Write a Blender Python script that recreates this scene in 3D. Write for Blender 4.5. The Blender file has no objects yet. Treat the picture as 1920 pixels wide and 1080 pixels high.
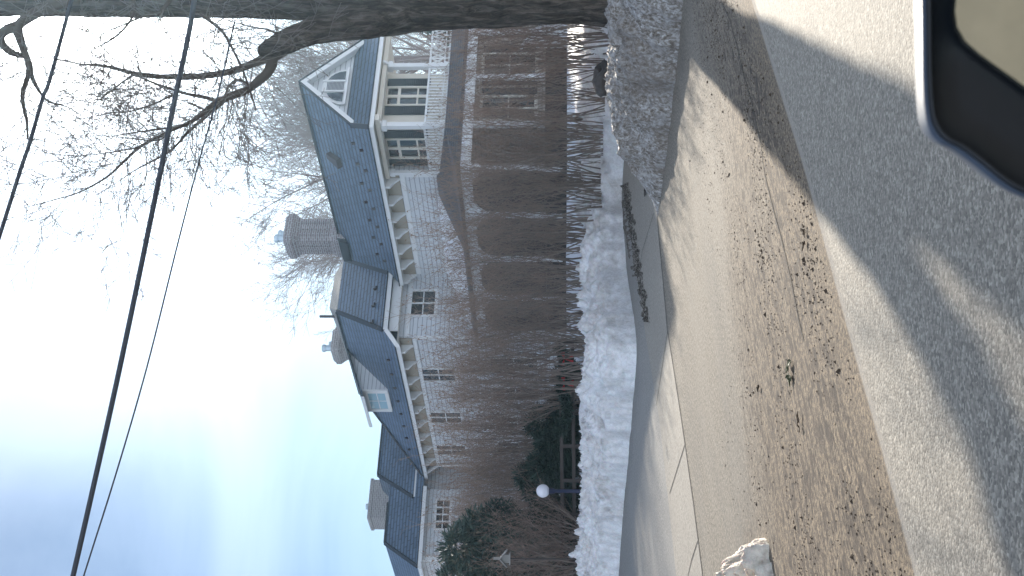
import bpy, bmesh, math, random
from mathutils import Vector, Matrix, noise
C = bpy.context.scene
COL = C.collection
V = Vector
rnd = random.Random(7)

# ------------------------------------------------------------------ camera
FPX = 2250.0                      # focal length in photo pixels (long side 1920)
HCAM = 1.5
PITCH = math.atan(95 / FPX)
Fw = V((0, math.cos(PITCH), math.sin(PITCH))); Up = V((0, -math.sin(PITCH), math.cos(PITCH))); Rt = V((1, 0, 0))
cam = bpy.data.cameras.new('camera'); co = bpy.data.objects.new('camera', cam); COL.objects.link(co)
cam.sensor_width = 36; cam.lens = FPX * 36 / 1920; cam.clip_start = 0.05; cam.clip_end = 3000
X, Y, Z = -Up, Rt, -Fw            # the phone was held on its side: world-up points to picture-left
co.matrix_world = Matrix(((X.x, Y.x, Z.x, 0), (X.y, Y.y, Z.y, 0), (X.z, Y.z, Z.z, HCAM), (0, 0, 0, 1)))
cam.dof.use_dof = True; cam.dof.focus_distance = 28; cam.dof.aperture_fstop = 16
C.camera = co
C.render.resolution_x = 1920; C.render.resolution_y = 1080

# ------------------------------------------------------------------ light
SUN_AZ, SUN_EL = math.radians(16.5), math.radians(22)
SV = V((math.sin(SUN_AZ) * math.cos(SUN_EL), math.cos(SUN_AZ) * math.cos(SUN_EL), math.sin(SUN_EL)))
sl = bpy.data.lights.new('sun', 'SUN'); so = bpy.data.objects.new('sun', sl); COL.objects.link(so)
sl.energy = 5.0; sl.angle = math.radians(0.5); sl.color = (1.0, 0.90, 0.76)
so.rotation_euler = SV.to_track_quat('Z', 'Y').to_euler()
W = bpy.data.worlds.new('World'); C.world = W; W.use_nodes = True
nt = W.node_tree; nd = nt.nodes; nd.clear(); lk = nt.links.new
def N(t, **k):
    n = nd.new(t)
    for a, b in k.items(): setattr(n, a, b)
    return n
sepd = None
sky = N('ShaderNodeTexSky', sky_type='NISHITA', sun_disc=False, sun_elevation=SUN_EL, sun_rotation=SUN_AZ)
sky.air_density = 1.0; sky.dust_density = 1.2; sky.ozone_density = 3.5
def vm(op, a, b=None):
    n = N('ShaderNodeVectorMath', operation=op); lk(a, n.inputs[0])
    if b is not None:
        if hasattr(b, 'node'): lk(b, n.inputs[1])
        else: n.inputs[1].default_value = b
    return n
def mth(op, a, b=None, c=None):
    n = N('ShaderNodeMath', operation=op)
    for i, q in enumerate((a, b, c)):
        if q is None: continue
        if hasattr(q, 'node'): lk(q, n.inputs[i])
        else: n.inputs[i].default_value = q
    return n.outputs[0]
tc = N('ShaderNodeTexCoord')
dirn = vm('NORMALIZE', tc.outputs['Generated']).outputs['Vector']
dt = mth('MAXIMUM', vm('DOT_PRODUCT', dirn, tuple(SV)).outputs['Value'], 0.0)
g1 = mth('MULTIPLY', mth('POWER', dt, 24.0), 1.1)        # thin bright cloud round the sun
g2 = mth('MULTIPLY', mth('POWER', dt, 250.0), 14.0)
glow = mth('ADD', g1, g2)
mp = N('ShaderNodeMapping'); mp.inputs['Scale'].default_value = (1.2, 1.2, 3.2); lk(dirn, mp.inputs['Vector'])
nz = N('ShaderNodeTexNoise'); nz.inputs['Scale'].default_value = 1.9; nz.inputs['Detail'].default_value = 6; nz.inputs['Roughness'].default_value = .5
nz.inputs['Distortion'].default_value = .8
lk(mp.outputs[0], nz.inputs['Vector'])
mr = N('ShaderNodeMapRange'); mr.inputs[1].default_value = .30; mr.inputs[2].default_value = .76; lk(nz.outputs[0], mr.inputs[0])
sd = N('ShaderNodeSeparateXYZ'); lk(dirn, sd.inputs[0])
back = mth('MAXIMUM', mth('MULTIPLY', sd.outputs[1], -1.0), 0.0)          # unseen cloud brightness added behind the camera to fill the shaded fronts
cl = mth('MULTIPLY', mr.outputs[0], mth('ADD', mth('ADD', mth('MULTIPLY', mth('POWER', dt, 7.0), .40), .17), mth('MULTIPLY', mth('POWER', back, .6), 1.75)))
skc = N('ShaderNodeMix', data_type='RGBA', blend_type='MIX'); skc.inputs[0].default_value = 0
skm = vm('SCALE', vm('MULTIPLY', sky.outputs[0], (.48, .73, .98)).outputs[0]); skm.inputs['Scale'].default_value = 0.050
add1 = vm('SCALE', tc.outputs['Generated']);
gc = N('ShaderNodeCombineXYZ'); lk(glow, gc.inputs[0]); lk(mth('MULTIPLY', glow, .98), gc.inputs[1]); lk(mth('MULTIPLY', glow, .96), gc.inputs[2])
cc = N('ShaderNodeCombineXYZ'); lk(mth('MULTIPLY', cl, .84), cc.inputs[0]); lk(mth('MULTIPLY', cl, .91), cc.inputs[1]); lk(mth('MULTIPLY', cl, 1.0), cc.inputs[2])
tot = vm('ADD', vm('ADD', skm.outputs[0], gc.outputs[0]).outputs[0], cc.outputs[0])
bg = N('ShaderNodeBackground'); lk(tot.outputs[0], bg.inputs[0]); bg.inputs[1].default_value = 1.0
wo = N('ShaderNodeOutputWorld'); lk(bg.outputs[0], wo.inputs[0])
C.view_settings.view_transform = 'Standard'; C.view_settings.look = 'None'
C.view_settings.exposure = 0.66; C.view_settings.gamma = 1.0

# ------------------------------------------------------------------ picture <-> place helpers
def ray(x, y):                    # x, y: photo pixels (1920x1080 landscape file)
    u, v = 1080 - y, x
    return Fw + Rt * ((u - 540) / FPX) - Up * ((v - 960) / FPX)
CP = V((0, 0, HCAM))
def P(x, y, Yd):                  # point on that sight line at ground distance Yd
    d = ray(x, y); return CP + d * (Yd / d.y)
RD = V((.622, .783)); RN = V((-.783, .622))    # street direction and its normal
def ground(px, py):
    d = RN.x * px + RN.y * py
    q = min(max((d - 6.5) / 8.0, 0), 1)
    return .25 * q * q * (3 - 2 * q)
def G(x, y):                      # point of the pavement on that sight line
    d = ray(x, y); z = 0
    for i in range(30):
        p = CP + d * ((z - HCAM) / d.z); z = ground(p.x, p.y)
    return p
def fbm(x, y, z=0., o=4):
    return noise.fractal(V((x, y, z)), 1.0, 2.0, o)

# ------------------------------------------------------------------ mesh helpers
class MB:
    def __init__(s, T=None): s.v = []; s.f = []; s.T = T
    def pt(s, p):
        s.v.append(s.T(*p) if s.T else V(p)); return len(s.v) - 1
    def poly(s, pts): s.f.append([s.pt(p) for p in pts]); return s
    def box(s, x0, x1, y0, y1, z0, z1):
        i = [s.pt(p) for p in ((x0,y0,z0),(x1,y0,z0),(x1,y1,z0),(x0,y1,z0),(x0,y0,z1),(x1,y0,z1),(x1,y1,z1),(x0,y1,z1))]
        for q in ((0,3,2,1),(4,5,6,7),(0,1,5,4),(1,2,6,5),(2,3,7,6),(3,0,4,7)): s.f.append([i[k] for k in q])
        return s
    def prism(s, pts, off):       # polygon + offset vector (same frame)
        a = [s.pt(p) for p in pts]; b = [s.pt(tuple(p[k] + off[k] for k in range(3))) for p in pts]; n = len(pts)
        s.f.append(a[::-1]); s.f.append(b)
        for k in range(n): s.f.append([a[k], a[(k+1) % n], b[(k+1) % n], b[k]])
        return s
    def bar(s, p, q, w, h=None):  # square bar between two points
        h = h or w; p = s.T(*p) if s.T else V(p); q = s.T(*q) if s.T else V(q)
        d = (q - p).normalized(); r = d.cross(V((0, 0, 1)))
        if r.length < .01: r = V((1, 0, 0))
        r.normalize(); u = r.cross(d); n = len(s.v)
        for c in (p, q):
            for a, b in ((-1,-1),(1,-1),(1,1),(-1,1)): s.v.append(c + r * (a*w/2) + u * (b*h/2))
        for k in ((3,2,1,0),(4,5,6,7),(0,1,5,4),(1,2,6,5),(2,3,7,6),(3,0,4,7)): s.f.append([n + j for j in k])
        return s
    def tube(s, pts, rad, n=6, cap=True, jit=None):
        pts = [V(p) for p in pts]; m = len(pts); base = len(s.v); r0 = None
        for i, p in enumerate(pts):
            d = (pts[min(i+1, m-1)] - pts[max(i-1, 0)]).normalized()
            if r0 is None:
                r0 = d.cross(V((0, 0, 1)))
                if r0.length < .05: r0 = V((1, 0, 0))
            r0 = (r0 - d * r0.dot(d)).normalized(); u = d.cross(r0)
            r = rad[i] if isinstance(rad, (list, tuple)) else rad
            for k in range(n):
                a = 2 * math.pi * k / n
                rr = r * (jit(p, a) if jit else 1)
                s.v.append(p + r0 * (math.cos(a) * rr) + u * (math.sin(a) * rr))
        for i in range(m - 1):
            for k in range(n):
                a = base + i * n + k; b = base + i * n + (k + 1) % n
                s.f.append([a, b, b + n, a + n])
        if cap: s.f.append([base + k for k in range(n)][::-1]); s.f.append([base + (m-1)*n + k for k in range(n)])
        return s
    def lathe(s, c, prof, n=24):
        m = len(prof); base = len(s.v)
        for r, z in prof:
            for k in range(n):
                a = 2*math.pi*k/n; s.v.append(V((c[0] + r*math.cos(a), c[1] + r*math.sin(a), c[2] + z)))
        for i in range(m-1):
            for k in range(n):
                a = base+i*n+k; b = base+i*n+(k+1) % n; s.f.append([a, b, b+n, a+n])
        s.f.append([base+k for k in range(n)][::-1]); s.f.append([base+(m-1)*n+k for k in range(n)]); return s
    def build(s, name, mat, parent=None, smooth=False, uv=False, org=None):
        me = bpy.data.meshes.new(name)
        uvs = []
        if uv:
            for f in s.f:
                n = V((0, 0, 0))
                for k in range(len(f)):
                    a = s.v[f[k]]; b = s.v[f[(k+1) % len(f)]]; n += a.cross(b)
                if n.length < 1e-9: n = V((0, 0, 1))
                n.normalize()
                if n.z < 0: n = -n
                t = V((0, 0, 1)).cross(n)
                if t.length < .05: t = V((1, 0, 0))
                t.normalize()
                if t.x + t.y * .37 < 0: t = -t
                u2 = n.cross(t)
                if u2.z < 0: u2 = -u2
                for k in f: uvs.append((s.v[k].dot(t), s.v[k].dot(u2)))
        o = V((0, 0, 0))
        q = parent
        if org is not None: o = V(org)
        elif parent is not None: o = parent['_o'] if '_o' in parent else V((0,0,0)); o = V(o)
        me.from_pydata([tuple(p - o) for p in s.v], [], s.f)
        if uv:
            l = me.uv_layers.new(name='UVMap')
            l.data.foreach_set('uv', [c for p in uvs for c in p])
        me.validate()
        bm = bmesh.new(); bm.from_mesh(me); bmesh.ops.recalc_face_normals(bm, faces=bm.faces); bm.to_mesh(me); bm.free()
        if smooth:
            me.polygons.foreach_set('use_smooth', [True] * len(me.polygons))
        me.materials.append(mat)
        ob = bpy.data.objects.new(name, me); COL.objects.link(ob)
        if parent is not None: ob.parent = parent
        elif org is not None: ob.location = o
        if parent is not None: ob['_o'] = tuple(o)
        return ob
def tag(o, label=None, cat=None, group=None, kind=None):
    if label: o['label'] = label
    if cat: o['category'] = cat
    if group: o['group'] = group
    if kind: o['kind'] = kind
    return o
def thing(name, label, cat, loc=(0,0,0), group=None):
    o = bpy.data.objects.new(name, None); COL.objects.link(o); o.location = loc; o['_o'] = tuple(loc)
    return tag(o, label, cat, group)
def kids(o): return [c for c in bpy.data.objects if c.parent == o]
def copy_tree(o, ch, loc, rz, sc, label):
    c = o.copy(); COL.objects.link(c); c.location = loc; c.rotation_euler = (0, 0, rz); c.scale = sc; c['label'] = label
    for k in ch:
        d = k.copy(); COL.objects.link(d); d.parent = c
    return c

# ------------------------------------------------------------------ materials
def mat(name, col=(.5,.5,.5), rough=.8, metal=0, spec=.5, emit=None, es=0):
    m = bpy.data.materials.new(name); m.use_nodes = True; b = m.node_tree.nodes['Principled BSDF']
    b.inputs['Base Color'].default_value = (*col, 1); b.inputs['Roughness'].default_value = rough
    b.inputs['Metallic'].default_value = metal; b.inputs['Specular IOR Level'].default_value = spec
    if emit: b.inputs['Emission Color'].default_value = (*emit, 1); b.inputs['Emission Strength'].default_value = es
    return m
class NT:
    def __init__(s, m): s.m = m; s.t = m.node_tree; s.b = s.t.nodes['Principled BSDF']
    def n(s, ty, **k):
        q = s.t.nodes.new(ty)
        for a, b in k.items():
            if a in q.inputs: q.inputs[a].default_value = b
            else: setattr(q, a, b)
        return q
    def l(s, a, b): s.t.links.new(a, b)
    def coord(s, kind='Object', scale=(1,1,1), rot=(0,0,0)):
        t = s.n('ShaderNodeTexCoord'); p = s.n('ShaderNodeMapping'); p.inputs['Scale'].default_value = scale; p.inputs['Rotation'].default_value = rot
        s.l(t.outputs[kind], p.inputs[0]); return p.outputs[0]
    def geo(s, scale=(1,1,1), rot=(0,0,0)):
        t = s.n('ShaderNodeNewGeometry'); p = s.n('ShaderNodeMapping'); p.inputs['Scale'].default_value = scale; p.inputs['Rotation'].default_value = rot
        s.l(t.outputs['Position'], p.inputs[0]); return p.outputs[0]
    def noise(s, vec, scale, det=4, rough=.6, dist=0):
        q = s.n('ShaderNodeTexNoise'); q.inputs['Scale'].default_value = scale; q.inputs['Detail'].default_value = det
        q.inputs['Roughness'].default_value = rough; q.inputs['Distortion'].default_value = dist; s.l(vec, q.inputs['Vector']); return q.outputs[0]
    def ramp(s, fac, stops):
        q = s.n('ShaderNodeValToRGB'); s.l(fac, q.inputs[0]); e = q.color_ramp.elements
        while len(e) < len(stops): e.new(.5)
        for i, (p, c) in enumerate(stops):
            e[i].position = p; e[i].color = (*c, 1) if isinstance(c, tuple) else (c, c, c, 1)
        return q.outputs[0]
    def mix(s, fac, a, b, bt='MIX'):
        q = s.n('ShaderNodeMix', data_type='RGBA', blend_type=bt)
        for i, x in ((0, fac), (6, a), (7, b)):
            if hasattr(x, 'node'): s.l(x, q.inputs[i])
            elif i == 0: q.inputs[0].default_value = x
            else: q.inputs[i].default_value = (*x, 1) if isinstance(x, tuple) else (x, x, x, 1)
        return q.outputs[2]
    def math(s, op, a, b=0.):
        q = s.n('ShaderNodeMath', operation=op)
        for i, x in enumerate((a, b)):
            if hasattr(x, 'node'): s.l(x, q.inputs[i])
            else: q.inputs[i].default_value = x
        return q.outputs[0]
    def col(s, c): s.l(c, s.b.inputs['Base Color'])
    def bump(s, h, st=.5, d=.02, prev=None):
        q = s.n('ShaderNodeBump'); q.inputs['Strength'].default_value = st; q.inputs['Distance'].default_value = d; s.l(h, q.inputs['Height'])
        if prev: s.l(prev, q.inputs['Normal'])
        s.l(q.outputs[0], s.b.inputs['Normal']); return q.outputs[0]
M = {}
# asphalt of the street
m = M['asphalt'] = mat('asphalt', rough=.76, spec=.32); t = NT(m); g = t.geo()
n1 = t.noise(g, 48, 4, .8); n2 = t.noise(g, .55, 4); vo = t.n('ShaderNodeTexVoronoi', Scale=68.); t.l(g, vo.inputs['Vector'])
sv = t.n('ShaderNodeSeparateXYZ'); t.l(vo.outputs['Color'], sv.inputs[0])
c = t.ramp(t.math('ADD', t.math('MULTIPLY', sv.outputs[0], .6), t.math('MULTIPLY', n1, .4)), [(.15, (.135,.124,.105)), (.5, (.26,.238,.20)), (.72, (.37,.338,.285)), (.85, (.53,.485,.41))])
c = t.mix(t.ramp(n2, [(.35, 0.), (.75, .25)]), c, (.25,.232,.20)); t.col(c)
t.bump(t.math('ADD', t.math('MULTIPLY', vo.outputs['Distance'], -1.), n1), .4, .007)
# sandy, salty shoulder; UV.y = metres from the street edge line, UV.x = metres along
m = M['shoulder'] = mat('salted_pavement', rough=.85, spec=.3); t = NT(m); uvn = t.n('ShaderNodeTexCoord').outputs['UV']
sx = t.n('ShaderNodeSeparateXYZ'); t.l(uvn, sx.inputs[0]); dist = sx.outputs[1]; along = sx.outputs[0]
ms = t.n('ShaderNodeMapping'); ms.inputs['Scale'].default_value = (.22, 1, 1); t.l(uvn, ms.inputs[0]); us = ms.outputs[0]
fine = t.noise(uvn, 30, 5, .85); grit = t.noise(us, 13, 5, .8); strk = t.noise(us, 1.7, 6, .7, .4); big = t.noise(us, .7, 3)
base = t.ramp(fine, [(.38, (.075,.062,.048)), (.5, (.21,.185,.15)), (.60, (.38,.34,.275))])
base = t.mix(t.ramp(strk, [(.42, 0.), (.68, .4)]), base, (.31,.28,.235))
base = t.mix(t.ramp(t.noise(us, .9, 5, .7, .8), [(.5, 0.), (.72, .45)]), base, (.13,.125,.115))
tan = t.ramp(fine, [(.40, (.055,.042,.032)), (.5, (.18,.142,.102)), (.60, (.36,.28,.185))])
dd = t.math('ADD', dist, t.math('MULTIPLY', t.math('SUBTRACT', big, .5), 5.0))
wl = t.math('MAXIMUM', t.math('SUBTRACT', 6.3, t.math('MULTIPLY', along, .55)), .9)      # the grit spreads wider towards the near side of the drive
band = t.ramp(t.math('ADD', t.math('MULTIPLY', t.math('SUBTRACT', dd, wl), .26), .5), [(.15, 1.), (.85, 0.)])
base = t.mix(band, base, tan)
gm = t.math('MULTIPLY', t.ramp(grit, [(.505, 0.), (.54, 1.)]), t.math('MULTIPLY', band, t.ramp(t.math('MULTIPLY', dist, .25), [(.05, 0.), (.12, 1.)])))
base = t.mix(t.math('MULTIPLY', gm, .8), base, (.06,.045,.035))
def specks(sc, thr, amt, base):
    vo = t.n('ShaderNodeTexVoronoi', Scale=sc); m2 = t.n('ShaderNodeMapping'); m2.inputs['Scale'].default_value = (.45, 1, 1); t.l(uvn, m2.inputs[0]); t.l(m2.outputs[0], vo.inputs['Vector'])
    sp = t.n('ShaderNodeSeparateXYZ'); t.l(vo.outputs['Color'], sp.inputs[0])
    k = t.math('MULTIPLY', t.ramp(vo.outputs['Distance'], [(.25, 1.), (.42, 0.)]), t.ramp(t.math('ADD', sp.outputs[0], t.math('MULTIPLY', t.math('SUBTRACT', strk, .5), 1.3)), [(thr, 0.), (thr+.04, 1.)]))
    k = t.math('MULTIPLY', k, t.math('MULTIPLY', t.ramp(band, [(0, .12), (.8, 1.)]), t.ramp(dist, [(.12, 0.), (.5, 1.)])))
    return t.mix(t.math('MULTIPLY', k, amt), base, (.05,.038,.03))
base = specks(9., .60, .9, base); base = specks(19., .48, .9, base); base = specks(36., .42, .8, base)
ed = t.ramp(t.math('ADD', dist, t.math('MULTIPLY', t.math('SUBTRACT', fine, .5), .05)), [(.05, .55), (.075, 0.)])
base = t.mix(ed, base, (.45,.43,.39)); t.col(base)
t.bump(t.mix(.5, fine, grit), .8, .018)
# concrete walk
m = M['concrete'] = mat('concrete_walk', rough=.75); t = NT(m); g = t.geo()
n1 = t.noise(g, 28, 6, .85); n2 = t.noise(g, 1.3, 5)
t.col(t.mix(t.ramp(n2, [(.35, 0.), (.7, .6)]), t.ramp(n1, [(.42, (.17,.155,.13)), (.58, (.36,.33,.28))]), (.25,.225,.19))); t.bump(n1, .3, .006)
m = M['drive'] = mat('worn_drive', rough=.65); t = NT(m); g = t.geo()
n1 = t.noise(g, 34, 5, .85); n2 = t.noise(g, .9, 5)
t.col(t.mix(t.ramp(n2, [(.35, 0.), (.7, .7)]), t.ramp(n1, [(.4, (.09,.088,.082)), (.6, (.30,.285,.26))]), (.22,.215,.20))); t.bump(n1, .4, .008)
M['joint'] = mat('joint', (.05,.045,.04), .9)
# snow
def snowmat(name, dirt, dcol, sc=1.0, ccol=(.82,.85,.89)):
    m = mat(name, rough=.55, spec=.3); t = NT(m); g = t.geo()
    a = t.noise(g, 1.6*sc, 5, .6, .5); b = t.noise(g, 26, 5, .7); c2 = t.noise(g, 7, 5, .65)
    f = t.math('MULTIPLY', t.ramp(a, [(.5 - dirt*.35, 0.), (.78 - dirt*.2, 1.)]), min(1, .35 + dirt))
    f = t.math('MULTIPLY', f, t.ramp(c2, [(.3, .35), (.65, 1.)]))
    cr = t.mix(t.ramp(t.noise(g, 17, 5, .8), [(.40, .45), (.56, 0.)]), ccol, tuple(x*.62 for x in ccol))
    t.col(t.mix(f, cr, t.ramp(b, [(.38, dcol), (.62, tuple(min(1, x*2.2) for x in dcol))])))
    n = t.bump(c2, .5, .06); t.bump(b, .6, .02, n)
    t.b.inputs['Subsurface Weight'].default_value = .12; t.b.inputs['Subsurface Scale'].default_value = .05
    return m
M['snow'] = snowmat('old_snow', .30, (.27,.23,.19), 1.0, (.93,.935,.945))
m = M['ice'] = mat('dirty_ice', rough=.5, spec=.4); t = NT(m); g = t.geo((1,1,.6))
b = t.noise(g, 24, 5, .75); c2 = t.noise(g, 6, 5, .7, .6); a = t.noise(g, 1.4, 4)
c = t.ramp(b, [(.38, (.11,.09,.072)), (.49, (.30,.265,.225)), (.58, (.58,.57,.56)), (.7, (.90,.90,.9))])
c = t.mix(t.ramp(c2, [(.46, 0.), (.64, .5)]), c, (.58,.59,.61)); c = t.mix(t.ramp(a, [(.38, 0.), (.62, .6)]), c, (.24,.20,.165)); t.col(c)
n = t.bump(c2, .6, .08); t.bump(b, .9, .04, n)
M['slush'] = snowmat('brown_slush', .35, (.16,.11,.07), 6, (.80,.73,.62))
M['yard'] = snowmat('yard_snow', 0.02, (.5,.5,.5), 1, (.84,.87,.92))
# gravel bed
m = M['soil'] = mat('dark_soil', rough=.95); t = NT(m); g = t.geo(); b = t.noise(g, 18, 5, .75)
t.col(t.ramp(b, [(.42, (.03,.024,.018)), (.52, (.13,.105,.08)), (.6, (.36,.34,.31))])); t.bump(b, 1, .05)
# house
def siding(name, colr, dark, pitch=.165):
    m = mat(name, rough=.6); t = NT(m); uvc = t.n('ShaderNodeTexCoord').outputs['UV']; s = t.n('ShaderNodeSeparateXYZ'); t.l(uvc, s.inputs[0])
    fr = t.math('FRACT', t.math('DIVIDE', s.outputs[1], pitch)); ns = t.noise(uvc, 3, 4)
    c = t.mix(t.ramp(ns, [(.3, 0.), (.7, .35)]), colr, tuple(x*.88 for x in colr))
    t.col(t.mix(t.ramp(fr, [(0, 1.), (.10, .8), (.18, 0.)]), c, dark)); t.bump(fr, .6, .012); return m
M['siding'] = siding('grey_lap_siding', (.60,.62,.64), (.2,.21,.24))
M['tanpaint'] = mat('tan_paint', (.33,.29,.23), .6)
M['siding_warm'] = siding('tan_lap_siding', (.42,.37,.32), (.2,.17,.15))
M['trim'] = mat('painted_trim', (.70,.71,.71), .5); M['cream'] = mat('cream_paint', (.66,.62,.54), .55)
M['shutter'] = mat('dark_shutter', (.010,.016,.022), .45); M['gutter'] = mat('dark_gutter', (.06,.05,.05), .5)
m = M['glass'] = mat('window_glass', (.02,.025,.03), .04, 0, 1.0)
M['bluepane'] = mat('pale_blue_pane', (.33,.5,.58), .12, 0, .9)
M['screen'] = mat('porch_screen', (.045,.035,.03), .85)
def slate(name, c0, c1, rough, rw=.46, rh=.215, bumpy=.9):
    m = mat(name, rough=rough, spec=.6); t = NT(m); uvc = t.n('ShaderNodeTexCoord').outputs['UV']
    b = t.n('ShaderNodeTexBrick'); t.l(uvc, b.inputs['Vector']); b.inputs['Scale'].default_value = 1; b.inputs['Brick Width'].default_value = rw
    b.inputs['Row Height'].default_value = rh; b.inputs['Mortar Size'].default_value = .022; b.inputs['Mortar Smooth'].default_value = .2
    b.inputs['Color1'].default_value = (*c0, 1); b.inputs['Color2'].default_value = (*c1, 1); b.inputs['Mortar'].default_value = (*[x*.25 for x in c0], 1)
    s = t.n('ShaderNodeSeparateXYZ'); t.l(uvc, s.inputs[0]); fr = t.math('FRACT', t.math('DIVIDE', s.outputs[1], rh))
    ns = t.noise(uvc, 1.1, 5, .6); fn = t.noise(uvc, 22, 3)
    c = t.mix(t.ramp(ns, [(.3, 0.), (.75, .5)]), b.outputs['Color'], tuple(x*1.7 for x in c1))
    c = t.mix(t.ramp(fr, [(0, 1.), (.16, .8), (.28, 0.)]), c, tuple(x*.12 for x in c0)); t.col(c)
    t.l(t.ramp(fn, [(.3, rough*.75), (.7, rough*1.35)]), t.b.inputs['Roughness'])
    hh = t.math('SUBTRACT', t.math('MULTIPLY', fr, -1.), t.math('MULTIPLY', b.outputs['Fac'], .6)); t.bump(hh, bumpy, .018); return m
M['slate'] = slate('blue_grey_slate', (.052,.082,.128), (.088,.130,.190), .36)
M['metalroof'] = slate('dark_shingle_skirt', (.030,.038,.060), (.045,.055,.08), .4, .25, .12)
M['sunpaint_slate'] = slate('painted_sunlit_slate', (.16,.15,.14), (.22,.21,.19), .5)  # lighter copy of the slate, sunlight painted into its colour
def brick(name, c0, c1, mo):
    m = mat(name, rough=.85); t = NT(m); uvc = t.n('ShaderNodeTexCoord').outputs['UV']
    b = t.n('ShaderNodeTexBrick'); t.l(uvc, b.inputs['Vector']); b.inputs['Scale'].default_value = 1; b.inputs['Brick Width'].default_value = .22
    b.inputs['Row Height'].default_value = .085; b.inputs['Mortar Size'].default_value = .012
    b.inputs['Color1'].default_value = (*c0, 1); b.inputs['Color2'].default_value = (*c1, 1); b.inputs['Mortar'].default_value = (*mo, 1)
    t.col(b.outputs['Color']); t.bump(b.outputs['Fac'], -.8, .01); return m
M['brick'] = brick('chimney_brick', (.16,.13,.135), (.23,.19,.19), (.33,.33,.34))
M['brick2'] = brick('grey_brick', (.24,.22,.22), (.32,.30,.29), (.42,.41,.4))
M['tin'] = mat('galvanised_tin', (.42,.5,.56), .35, .7)
# plants
m = M['bark'] = mat('bark', rough=.95, spec=.2); t = NT(m); g = t.geo((1,1,.16)); a = t.noise(g, 13, 6, .65, .6); b = t.noise(g, 42, 4, .7)
t.col(t.mix(.35, t.ramp(a, [(.40, (.016,.012,.010)), (.51, (.078,.063,.053)), (.62, (.20,.168,.14))]), t.ramp(b, [(.3, (.03,.024,.02)), (.7, (.15,.125,.105))])))
n = t.bump(a, 1., .09); t.bump(b, .7, .03, n)
M['limb'] = mat('limb_bark', (.085,.068,.056), .9); M['twig'] = mat('grey_twig', (.17,.145,.13), .85)
m = M['shrubstem'] = mat('brown_shrub_stem', rough=.8); t = NT(m); a = t.noise(t.geo(), 4, 3)
t.col(t.ramp(a, [(.3, (.125,.10,.085)), (.7, (.27,.22,.185))]))
m = M['shrubtwig'] = mat('red_brown_twig', rough=.75); t = NT(m); a = t.noise(t.geo(), 2.5, 3)
c = t.ramp(a, [(.3, (.16,.112,.09)), (.7, (.30,.22,.175))])
gz = t.n('ShaderNodeSeparateXYZ'); t.l(t.geo(), gz.inputs[0]); hz_ = t.n('ShaderNodeMapRange'); hz_.inputs[1].default_value = 2.6; hz_.inputs[2].default_value = 5.6; t.l(gz.outputs[2], hz_.inputs[0])
t.col(t.mix(t.math('MULTIPLY', hz_.outputs[0], .85), c, (.34,.235,.17)))          # this year's shoots are orange-brown
m = M['needle'] = mat('dark_needles', rough=.6); t = NT(m); a = t.noise(t.geo(), 5, 4)
t.col(t.ramp(a, [(.3, (.012,.026,.022)), (.7, (.04,.075,.05))]))
m = M['pine'] = mat('pine_needles', rough=.6); t = NT(m); a = t.noise(t.geo(), 4, 4)
t.col(t.ramp(a, [(.3, (.03,.06,.055)), (.55, (.08,.12,.09)), (.75, (.24,.2,.13))]))
M['farlimb'] = mat('far_twig', (.24,.20,.19), .9)
M['globe'] = mat('frosted_globe', (.80,.80,.86), .35); M['navy'] = mat('navy_post', (.02,.028,.07), .4)
M['wood'] = mat('weathered_wood', (.06,.048,.042), .85); M['feeder'] = mat('grey_feeder_wood', (.30,.29,.27), .8)
M['red'] = mat('red_ribbon', (.42,.02,.02), .5); M['rock'] = mat('dark_rock', (.07,.06,.055), .9)
M['cable'] = mat('black_cable', (.035,.04,.055), .6)
M['leaf'] = mat('dead_leaf', (.07,.045,.025), .8); M['leafg'] = mat('wet_green_scrap', (.05,.06,.02), .7)
M['plastic_reflection'] = mat('dark_plastic_and_reflection', (.006,.009,.013), .45); M['carpaint'] = mat('silver_blue_paint', (.05,.07,.105), .42, .2)
m = M['mirror'] = mat('mirror_glass', (.66,.66,.56), .06, 1.0)
M['door'] = mat('dark_car_paint', (.008,.012,.016), .25)

# ------------------------------------------------------------------ street, drive, walk
def toLD(p): return (p.x*RD.x + p.y*RD.y, p.x*RN.x + p.y*RN.y)
def curve(pts):
    ld = sorted(toLD(G(x, y)) for x, y in pts)
    def f(l):
        if l <= ld[0][0]:
            a, b = ld[0], ld[1]
        elif l >= ld[-1][0]: a, b = ld[-2], ld[-1]
        else:
            for i in range(len(ld)-1):
                if ld[i][0] <= l <= ld[i+1][0]: a, b = ld[i], ld[i+1]; break
        k = (b[1]-a[1]) / (b[0]-a[0])
        if l < ld[0][0]: return a[1] + max(-8, l-a[0])*k
        if l > ld[-1][0]: return b[1] + min(8, l-b[0])*k
        return a[1] + (l-a[0])*k
    return f
edge = curve([(1415,0),(1462,150),(1510,300),(1565,500),(1609,660),(1650,800),(1725,1080)])
crack = curve([(1232,410),(1252,620),(1280,800),(1318,1080)])
walkfar = curve([(1168,340),(1206,600),(1238,800),(1268,1080)])
ls = [-80, -50, -35, -25, -18, -14] + [-12 + i*.25 for i in range(190)] + [38, 45, 60, 80, 120, 200]
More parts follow.
